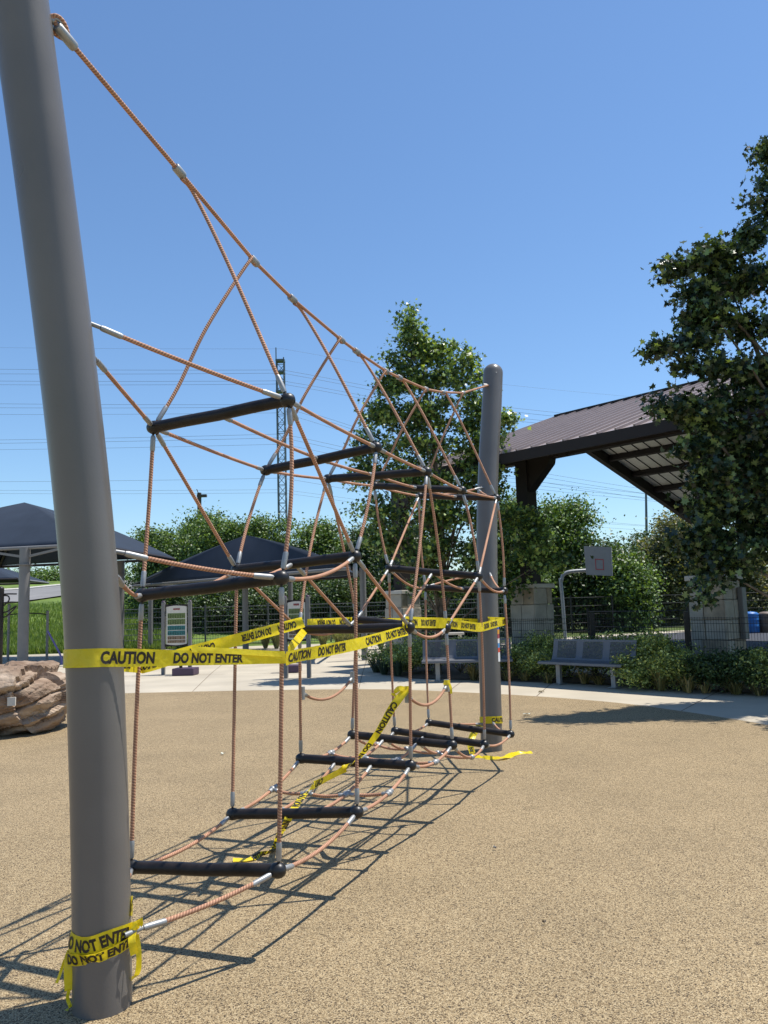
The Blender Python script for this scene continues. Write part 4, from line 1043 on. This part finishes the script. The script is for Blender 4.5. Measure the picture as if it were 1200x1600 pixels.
# ------------------------------------------------------------------ information signs
def sign(pc, d, wpx, top, bot, label, ang, skew=1.0):
    root = thing('information_sign', gd(pc, d), label, 'sign', 'fitness instruction signs')
    c = gd(pc, d); X = Vector((math.cos(ang), math.sin(ang), 0)); Yn = Vector((X.y, -X.x, 0)); w = wpx*d/FPX; zt = at(pc, top, d).z; zb = at(pc, bot, d).z
    for s_ in (-1, 1):
        b = MB(); b.box(c+X*s_*w*.5+Z*(zt+.08)/2, (.09, .09, zt+.08), X); o = bevel(b.build('post', MT['pole_grey'], root), .01, 1)
        b = MB(); b.sphere(c+X*s_*w*.5+Z*(zt+.09), .05, sc=(1, 1, .5)); b.build('post_cap', MT['purple'], o)
    b = MB(); pw = w*.76; pr_ = []
    for i in range(9): u = i/8; pr_.append((-pw/2+pw*u, zt-.05+.03*math.sin(math.pi*u)))
    for i in range(9): u = i/8; pr_.append((pw/2-pw*u, zb+.03-.03*math.sin(math.pi*u)))
    n_ = len(pr_); V_ = [c+X*x+Z*z+Yn*.02 for x, z in pr_]+[c+X*x+Z*z-Yn*.02 for x, z in pr_]
    b.add(V_, [tuple(range(n_))[::-1], tuple(range(n_, 2*n_))]+[(i, (i+1) % n_, n_+(i+1) % n_, n_+i) for i in range(n_)])
    pan = b.build('panel', MT['sign_white'], root)
    b = MB(); b.beam(c-X*w*.5+Z*(zt-.02)-Yn*.03, c+X*w*.5+Z*(zt-.02)-Yn*.03, .05, .06); b.beam(c-X*w*.5+Z*(zb+.0)-Yn*.03, c+X*w*.5+Z*(zb+.0)-Yn*.03, .05, .06); b.build('crossbar', MT['brown_steel'], root)
    H = zt-zb; rows = [('sign_green', .80, .66), ('sign_green', .645, .50), ('sign_teal', .47, .355), ('sign_teal', .34, .22), ('sign_tan', .20, .11), ('sign_tan', .095, .02)]
    r_ = random.Random(pc); ik = MB()
    for mt, t0, t1 in rows:
        b = MB(); z0, z1 = zb+.04+(H-.06)*t0, zb+.04+(H-.06)*t1
        b.add([c+X*x+Z*z+Yn*.0235 for x, z in ((-pw*.44, z1), (pw*.44, z1), (pw*.44, z0), (-pw*.44, z0))], [(0, 1, 2, 3), (3, 2, 1, 0)]); b.build('colour_band', MT[mt], pan)
        for k in range(10):     # little exercise pictograms
            if mt == 'sign_tan' and k in (5, 6, 8): continue
            x = -pw*.38+k*pw*.084; hh_ = (z0-z1)*.55; zc = z1+(z0-z1)*.12
            ik.add([c+X*xx+Z*z+Yn*.026 for xx, z in ((x-.006, zc), (x+.008, zc), (x+.004, zc+hh_), (x-.004, zc+hh_))], [(0, 1, 2, 3), (3, 2, 1, 0)])
            ik.add([c+X*xx+Z*z+Yn*.026 for xx, z in ((x-.006, zc+hh_*1.08), (x+.006, zc+hh_*1.08), (x+.006, zc+hh_*1.3), (x-.006, zc+hh_*1.3))], [(0, 1, 2, 3), (3, 2, 1, 0)])
    ik.build('pictograms', MT['ink'], pan)
    # red heading (illegible in the photo: small word-like marks)
    b = MB()
    for k in range(6): x = -pw*.15+k*pw*.055; z0 = zb+.04+(H-.06)*.885; b.add([c+X*xx+Z*z+Yn*.0245 for xx, z in ((x, z0), (x+pw*.042, z0), (x+pw*.042, z0+.045), (x, z0+.045))], [(0, 1, 2, 3), (3, 2, 1, 0)])
    b.build('heading', MT['letter'], pan)
sign(276, 21.0, 42, 945, 1008, 'fitness instruction sign between two grey posts, left of the net ropes', math.radians(-4))
sign(465, 18.8, 37, 938, 1000, 'fitness instruction sign nearer the middle, half behind the third rung', math.radians(-12))
for (px_, d_, w_, lab) in ((290, 20.6, 34, 'purple fitness step block below the left sign'), (455, 20.5, 28, 'dark fitness plinth with post beneath the shade sail near the second sign')):
    c = gd(px_, d_); root = thing('fitness_block', c, lab, 'fitness equipment')
    b = MB(); b.box(c+Z*.09, (w_*d_/FPX, .45, .18), Vector((1, -.1, 0))); bevel(b.build('block', MT['purple'], root), .02)
    b = MB(); b.tube([c+Vector((-.12, .0, .18)), c+Vector((-.12, 0, .55))], .04, 10); b.box(c+Vector((-.12, 0, .58)), (.3, .2, .05)); b.build('post', MT['bar'], root)

# ------------------------------------------------------------------ bins, far bench, litter
def barrel(px_, d_, r_, h_, m, lab, nm, cat):
    c = gd(px_, d_); root = thing(nm, c, lab, cat); b = MB()
    b.lathe(c, [(r_*.9, 0), (r_, .05), (r_, h_*.33), (r_*1.03, h_*.35), (r_, h_*.37), (r_, h_*.66), (r_*1.03, h_*.68), (r_, h_*.7), (r_, h_*.95)], 24); b.build('body', m, root)
    b = MB(); b.lathe(c+Z*h_*.95, [(r_*1.04, 0), (r_*1.04, .04), (r_*.8, .1), (r_*.4, .13)], 24); b.build('lid', m, root)
barrel(1174, 34, .33, .80, MT['blue'], 'bright blue barrel at the far side of the court', 'barrel', 'barrel')
barrel(1200, 34, .33, .78, MT['brown_bin'], 'brown litter bin right of the blue barrel', 'litter_bin', 'litter bin')
c = gd(703, 31); root = thing('concrete_bench', c, 'small pale slab bench far behind the near bench, seen under the tape', 'bench')
b = MB(); b.box(c+Z*.45, (1.1, .4, .08)); b.build('seat', MT['concrete_pale'], root)
for s_ in (-1, 1): b = MB(); b.box(c+Vector((s_*.4, 0, .205)), (.12, .34, .41)); b.build('leg', MT['concrete_pale'], root)
MT['litter'] = mat('pale_litter', (.55, .55, .45), .8); MT['drygrass'] = mat('dry_leaf', (.12, .09, .03), .9)
def scrap(px_, py_, s_, m, lab, nm, cat):
    c = gp(px_, py_, .012); r_ = random.Random(px_); b = MB(); V_ = []
    for i in range(9): a = i/9*6.283; q = s_*r_.uniform(.6, 1.1); V_.append(c+Vector((math.cos(a)*q*1.6, math.sin(a)*q, r_.uniform(0, .02))))
    b.add(V_+[v_-Z*.004 for v_ in V_], [tuple(range(9)), tuple(range(17, 8, -1))]+[(i, (i+1) % 9, 9+(i+1) % 9, 9+i) for i in range(9)]); tag(b.build(nm, m), lab, cat)
scrap(822, 1116, .035, MT['litter'], 'small white scrap of litter on tan rubber right of far pole', 'litter', 'litter')
scrap(850, 1441, .007, MT['bark'], 'tiny dark twig bit on the open tan rubber', 'twig', 'twig')
scrap(773, 1326, .009, MT['pole_grey'], 'small grey spot of grit on the tan rubber', 'pebble', 'pebble')
scrap(348, 1178, .018, MT['litter'], 'pale leaf scrap on the rubber between net ropes', 'dry_leaf', 'leaf')
scrap(846, 1081, .05, MT['drygrass'], 'dry brown leaf on concrete in front of the right bench', 'dry_leaf', 'leaf')

# ------------------------------------------------------------------ tower, poles, power lines
tw = thing('lattice_tower', gd(441, 150), 'tall thin steel lattice tower carrying power lines beyond the trees', 'tower')
TD = 150.0
def tpt(px_, py_, dz=0): return at(px_, py_, TD+dz)
tt = MB(); Zt = tpt(437, 560).z; half = .72
tcx = tpt(440, 700).x
legs = [(-half, -half), (half, -half), (half, half), (-half, half)]
for i, (x, y) in enumerate(legs):
    top_ = tpt(433, 545).z if i in (0,) else Zt
    b = MB(); b.tube([Vector((tcx+x, TD+y, 0)), Vector((tcx+x, TD+y, top_))], .115, 5); b.build('leg', MT['tower'], tw)
lb = MB(); z_ = 1.0; st_ = 1.7; k = 0
while z_ < Zt-st_:
    for i in range(4):
        a, c = legs[i], legs[(i+1) % 4]
        if k % 2: a, c = c, a
        lb.tube([Vector((tcx+a[0], TD+a[1], z_)), Vector((tcx+c[0], TD+c[1], z_+st_))], .055, 4, caps=False)
        lb.tube([Vector((tcx+a[0], TD+a[1], z_+st_)), Vector((tcx+c[0], TD+c[1], z_+st_))], .05, 4, caps=False)
    z_ += st_; k += 1
for py_ in (564, 582, 612):
    zc = tpt(440, py_).z; lb.box(Vector((tcx, TD, zc)), (1.7, 1.7, .35))
lb.build('lattice', MT['tower'], tw)
wires = [(574, 578, 635, .035), (582, 583, 641, .035), (593, 595, 650, .035), (599, 600, 655, .035), (540, 545, 600, .02), (628, 632, 727, .035), (635, 636, 733, .035), (646, 645, 741, .03), (688, 678, 745, .035), (693, 684, 751, .035), (703, 694, 757, .03), (752, 747, 800, .03), (764, 765, 806, .025), (769, 770, 812, .025)]
wr_root = thing('power_lines', (tcx, TD, 40), 'thin power lines strung across the sky on both sides of the lattice tower', 'power line')
for yl, yt, yr, rad in wires:
    a = at(-150, yl+1, 170); c = at(441, yt, TD); d_ = at(1300, yr+(yr-yt)/(780-441)*520*.55, 215)
    b = MB(); m1 = at(780, yr, TD+24)
    b.tube(bez(a, (a+c)/2-Z*.4, c, 8)+catm([c, m1, d_], 8)[1:], rad*.8, 4, caps=False); b.build('wire', MT['wire'], wr_root)
up_ = thing('utility_pole', gd(312, 75), 'dark wooden utility pole top poking above the left tree line', 'utility pole')
b = MB(); zt_ = at(312, 770, 75).z; ub = gd(312, 75); b.tube([ub+Z*2, Vector((ub.x, 75, zt_))], .2, 8); b.build('pole', MT['wood'], up_)
b = MB(); b.box(Vector((ub.x+.25, 75, zt_-.3)), (.9, .35, .25)); b.tube([Vector((ub.x-.1, 75, zt_)), Vector((ub.x-.25, 75, zt_+.35))], .04, 5); b.build('insulator', MT['wood'], up_)
lm = gd(1012, 70); b = MB(); b.tube([lm, Vector((at(1009, 742, 70).x, 70, at(1009, 742, 70).z))], .11, 8, rs=[.16, .09]); o = b.build('mast', MT['tower']); tag(o, 'slim dark mast rising behind the pavilion roof edge above the trees', 'mast')

# ------------------------------------------------------------------ vegetation
# centre sycamore
cs_ = gd(684, 18.6); D = 18.6
bl = [pb(640, 505, 22, 30, D), pb(660, 540, 38, 32, D), pb(625, 560, 30, 30, D), pb(700, 560, 35, 32, D), pb(735, 570, 20, 28, D), pb(612, 600, 30, 26, D), pb(680, 600, 62, 36, D), pb(733, 605, 24, 28, D),
      pb(600, 650, 42, 26, D), pb(665, 650, 50, 28, D), pb(735, 655, 32, 30, D), pb(790, 658, 20, 14, D-.4), pb(765, 690, 30, 16, D-.3), pb(775, 740, 28, 20, D-.3), pb(760, 625, 14, 12, D), pb(580, 700, 38, 26, D), pb(650, 705, 60, 35, D), pb(735, 705, 45, 30, D), pb(575, 748, 34, 22, D), pb(650, 755, 62, 32, D), pb(735, 765, 50, 32, D),
      pb(590, 800, 40, 26, D), pb(680, 810, 75, 36, D), pb(770, 810, 45, 36, D-.5), pb(825, 815, 30, 30, D-.7), pb(600, 850, 34, 26, D), pb(670, 865, 65, 34, D), pb(755, 870, 62, 36, D), pb(835, 855, 36, 26, D-.8), pb(860, 878, 24, 14, D-.8), pb(690, 910, 50, 20, D), pb(790, 910, 30, 20, D)]
make_tree('sycamore_tree', cs_, bl, 33000, .105, LOBED, MT['leaf_syc'], 'tall sycamore with layered crown standing behind the net and bench', 'tree', None, clump_r=.24, seed=21, trunk_r=.09, per=52, shell=.5, limbs=45, up=.25)
# right foreground sycamore
D = 12.2; rt_ = gd(1330, 12.4)
bl = [pb(1203, 245, 18, 34, D), pb(1192, 312, 36, 26, D), pb(1235, 330, 50, 70, D), pb(1168, 378, 40, 22, D), pb(1120, 400, 40, 16, D-.3), pb(1072, 418, 36, 14, D-.3), pb(1240, 430, 70, 70, D), pb(1160, 440, 60, 24, D), pb(1090, 455, 34, 13, D-.3), pb(1110, 492, 44, 15, D-.3), pb(1185, 510, 60, 24, D), pb(1090, 530, 44, 15, D-.4), pb(1040, 545, 34, 13, D-.5), pb(1100, 575, 50, 14, D-.4), pb(1180, 580, 50, 18, D),
      pb(1260, 560, 80, 80, D), pb(1155, 625, 55, 22, D), pb(1085, 640, 44, 16, D-.4), pb(1045, 634, 30, 10, D-.5), pb(1140, 680, 62, 28, D), pb(1095, 700, 40, 16, D-.4), pb(1115, 745, 42, 24, D-.3), pb(1180, 740, 66, 44, D), pb(1270, 700, 90, 90, D), pb(1120, 795, 52, 26, D-.2), pb(1180, 825, 66, 36, D), pb(1095, 845, 42, 20, D-.3), pb(1135, 870, 45, 22, D-.3), pb(1270, 840, 80, 55, D), pb(1108, 925, 18, 16, D-.5), pb(1125, 900, 24, 16, D-.3), pb(1350, 300, 90, 100, D+.5), pb(1400, 550, 100, 130, D+.5), pb(1400, 780, 100, 80, D+.5), pb(1320, 180, 50, 70, D+.3),
      pb(1345, 610, 50, 30, 10.6), pb(1420, 660, 60, 40, 10.3), pb(1385, 560, 40, 24, 10.1), pb(1450, 580, 60, 36, 10.6)]
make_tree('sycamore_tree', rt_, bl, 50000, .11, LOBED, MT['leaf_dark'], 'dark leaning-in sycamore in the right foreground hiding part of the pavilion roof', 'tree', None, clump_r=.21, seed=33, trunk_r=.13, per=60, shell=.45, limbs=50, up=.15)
# tree line on the left
def bg(px, d, top, w, bot, n, m, label, seed, group, zb=0.0, leaf=.30, shape=DIAM, clump=.75):
    n = int(n*4.4) if leaf < .5 else n*2; leaf *= .62; h = (bot-top); B = []; r = random.Random(seed)
    for i in range(20):
        f = (i+r.random())/20; yy = top+h*(.16+.75*f); ww = w*(.38+.62*math.sin(math.pi*min(1, .12+f*.8)))
        B.append(pb(px+r.uniform(-1, 1)*ww*.55, yy, w*r.uniform(.34, .52), h*r.uniform(.14, .22), d+r.uniform(-1.5, 1.5), w*d/FPX*.45))
    B.append(pb(px+r.uniform(-.2, .2)*w, top+h*.14, w*.3, h*.13, d))
    base = gd(px, d); base.z = zb
    return make_tree('broadleaf_tree', base, B, n, leaf, shape, m, label, 'tree', group, clump_r=clump, seed=seed, trunk_r=.22, per=110, shell=.4, limbs=10, up=.3)
gT = 'trees beyond the left fence'
bg(245, 52, 818, 62, 975, 6500, MT['leaf_oak'], 'rounded green tree beyond the fence just right of the near pole', 41, gT, .8)
bg(345, 50, 788, 70, 985, 8000, MT['leaf_oak'], 'tallest round tree of the left tree line, behind the low shade sail', 42, gT, .7)
bg(300, 56, 806, 60, 980, 6000, MT['leaf_oak'], 'green tree below the utility pole top', 43, gT, 1)
bg(420, 50, 798, 66, 985, 7500, MT['leaf_oak'], 'round tree in front of the lattice tower foot', 44, gT, .5)
bg(500, 48, 808, 70, 985, 7500, MT['leaf_oak'], 'tree filling the gap between tower and sycamore', 45, gT, .3)
bg(575, 46, 822, 60, 985, 6500, MT['leaf_deep'], 'darker tree seen behind the sycamore left edge', 46, gT)
bg(640, 42, 815, 60, 985, 5500, MT['leaf_deep'], 'deep green tree behind the sycamore trunk', 47, gT)
for i, (px, d, top) in enumerate(((270, 44, 905), (330, 43, 910), (395, 42.5, 905), (455, 42, 908), (520, 41.5, 905), (590, 41, 900), (650, 40, 905), (720, 39.5, 900))):
    bg(px, d, top, 44, 1002, 4200, MT['leaf_deep'], ('dense dark bush %s behind the wire fence' % ['left of the first sign', 'right of the first sign', 'beside the middle shade post', 'behind the second sign', 'left of the dark shade post', 'behind the leftmost stone pier', 'behind the third net rung', 'behind the far pole'][i]), 60+i, 'dark bushes behind the wire fence', -.1, leaf=.24, clump=.6)
gR = 'trees beyond the court'
bg(800, 40, 765, 55, 975, 6500, MT['leaf_oak'], 'light green tree just right of the far pole', 51, gR)
bg(885, 44, 768, 66, 975, 8000, MT['leaf_oak'], 'airy green tree between the pavilion post and backboard', 52, gR)
bg(935, 43, 850, 55, 985, 6000, MT['leaf_deep'], 'dense bushy tree directly behind the backboard', 53, gR)
bg(975, 41, 868, 44, 990, 5500, MT['leaf_oak'], 'pointed green shrub tree right of the backboard', 54, gR)
bg(1010, 52, 826, 48, 985, 5500, MT['leaf_deep'], 'dark broad tree below the slim mast', 55, gR)
bg(1055, 48, 795, 50, 985, 6500, MT['leaf_light'], 'pale feathery tree beneath the roof corner', 56, gR)
bg(1060, 56, 850, 60, 990, 5000, MT['leaf_deep'], 'dark tree behind the right stone pier', 57, gR)
bg(1180, 50, 860, 55, 992, 5500, MT['leaf_light'], 'pale green tree above the blue barrel', 58, gR)
bg(1280, 50, 800, 90, 992, 6000, MT['leaf_deep'], 'dark tree mostly cut off by the right edge', 59, gR)
bg(850, 50, 830, 70, 985, 5500, MT['leaf_deep'], 'dark tree behind the left stone pier with post', 50, gR)
for i, (px, d, top) in enumerate(((15, 105, 896), (62, 108, 890), (88, 104, 893), (-40, 106, 892), (130, 100, 890), (180, 98, 885))):
    bt_ = bg(px, d, top, 26, top+34, 1500, MT['leaf_oak'], 'distant green bush above the road, %s' % ['at the far left edge', 'behind the sail post', 'next to the near pole', 'cut off by the left edge', 'hidden behind the near pole', 'right of the near pole'][i], 80+i, 'distant bushes above the road', 5.6, leaf=.55, clump=1.2)

# shrubs of the bed
gS = 'shrubs in the bed behind the benches'
def shrub(px, d, h, w, m, label, seed, n=1500, leaf=.075, shape=OVAL, zb=.01):
    c = gd(px, d); c.z = zb; r = random.Random(seed); h *= 1.2; w *= 1.1
    B = [((c.x+r.uniform(-.35, .35)*w, c.y+r.uniform(-.3, .3)*w, h*r.uniform(.35, .72)), (w*.36, w*.34, h*.3)) for _ in range(7)]
    root = thing('shrub', c, label, 'shrub', gS)
    pos, cc = crown_points(B, n, .13, seed, 26, .4); pos[:, 2] = np.maximum(pos[:, 2], .03)
    leaves_mesh('foliage', pos, leaf, shape, m, root, seed=seed, up=.5)
    b = MB()
    for q in r.sample(cc, min(8, len(cc))): q = Vector(q); b.tube(bez(c, c.lerp(q, .5)+Z*.05, q, 4), 1, 4, rs=[.012, .01, .008, .006, .004])
    b.build('stems', MT['bark'], root)
row = [(800, 17.4, .62, 1.0), (835, 17.9, .8, 1.0), (855, 16.5, .55, .9), (893, 17.0, .85, 1.1), (935, 16.3, .8, 1.1), (975, 15.8, .85, 1.1), (1010, 15.1, .88, 1.2), (1045, 14.6, .85, 1.1), (1005, 14.4, .5, .8), (1060, 14.0, .55, .8), (1095, 14.0, .6, .9), (1135, 13.6, .62, .9), (1180, 13.2, .66, .9), (1230, 12.8, .7, .9), (760, 18.3, .75, 1.0), (720, 18.8, .7, 1.0), (668, 19.5, .75, 1.0), (640, 19.0, .55, .9), (610, 20.0, .7, 1.0)]
plc = ['right beside the far pole', 'under the stone pier with the steel post', 'at the left end of the right bench', 'behind the left half of the right bench', 'behind the middle of the right bench', 'behind the right end of the right bench', 'bright green right of the right bench', 'below the black fence post', 'low, against the path right of the bench', 'low, beside the path under the black post', 'in shade at the foot of the right stone pier', 'in shade below the right stone pier corner', 'in shade near the right edge', 'cut off by the right edge', 'behind the far pole', 'behind the hidden bench backrest', 'at the sycamore trunk', 'left of the hidden bench', 'beside the leftmost stone pier']
for i, (px, d, h, w) in enumerate(row):
    shrub(px, d, h, w, MT['leaf_shrub'] if i not in (10, 11, 12) else MT['leaf_deep'], 'leafy green shrub ' + plc[i], 100+i, n=5200, leaf=.055)  # shrubs standing in shade get darker leaves: the shade is put into the colour
# fern-like low plants along the path edge
def spiky(px, d, n, h, w, m, label, seed, name, cat, group, droop=.5, sp=.35):
    c = gd(px, d); c.z = .01; r = random.Random(seed); b = MB(); root = c
    for i in range(n):
        a = r.uniform(0, 6.283); out_ = Vector((math.cos(a), math.sin(a), 0)); hh = h*r.uniform(.6, 1.1); rr = sp*r.uniform(.4, 1.1)
        p0_ = c+out_*r.uniform(0, .08); P = bez(p0_, p0_+out_*rr*.35+Z*hh, p0_+out_*rr+Z*hh*(1-droop*r.random()), 4); sd_ = out_.cross(Z)*w
        V_ = []
        for k, p in enumerate(P): f = (1-k/4)**.7; V_ += [p-sd_*f, p+sd_*f]
        b.add(V_, [(2*k, 2*k+1, 2*k+3, 2*k+2) for k in range(4)], None, True)
    o = b.build(name, m); tag(o, label, cat, group); return o
fr_px = [(800, 16.3), (825, 16.1), (848, 15.9), (905, 15.5), (935, 15.25), (1015, 14.1), (1040, 13.8), (1075, 13.55), (1110, 13.3), (1150, 13.0), (1190, 12.75), (735, 16.9), (1230, 12.5)]
loc_f = ['beside the far pole foot', 'between far pole and right bench', 'at the left leg of the right bench', 'under the right bench seat', 'under the right end of the right bench', 'just right of the right bench', 'on the path edge right of the bench', 'below the black fence post', 'below the right stone pier', 'in shade right of the stone pier', 'in shade at the right edge', 'under the hidden bench', 'cut off by the right edge']
for i, (px, d) in enumerate(fr_px):
    fj = random.Random(i*7+1)
    spiky(px+fj.uniform(-9, 9), d+fj.uniform(-.05, .35), fj.randint(35, 100), fj.uniform(.22, .46), .011, MT['leaf_fern'], 'yellowish fern-like plant ' + loc_f[i], 200+i, 'fern', 'fern', 'low ferns along the path edge', .8, .36)
for i, (px, d, l_) in enumerate(((600, 18.9, 'left of the hidden bench by the path'), (622, 18.4, 'nearest the left end of the hidden bench'), (588, 19.6, 'leftmost at the tip of the plant bed'))):
    spiky(px, d, 80, .42, .013, MT['leaf_spiky'], 'dark spiky plant ' + l_, 240+i, 'spiky_plant', 'plant', 'dark spiky plants at the bed tip', .5, .34)
for i, (px, d, l_) in enumerate(((415, 33, 'right of the middle shade post'), (432, 32.5, 'left of the second sign'), (505, 32, 'right of the second sign'), (530, 31, 'left of the dark shade post'), (548, 31.5, 'next to the dark shade post'), (595, 30, 'right of the dark shade post'))):
    spiky(px, d, 260, 1.05, .010, MT['blade_dry'], 'clump of pale ornamental grass ' + l_, 260+i, 'ornamental_grass', 'ornamental grass', 'ornamental grass clumps', .6, .7)
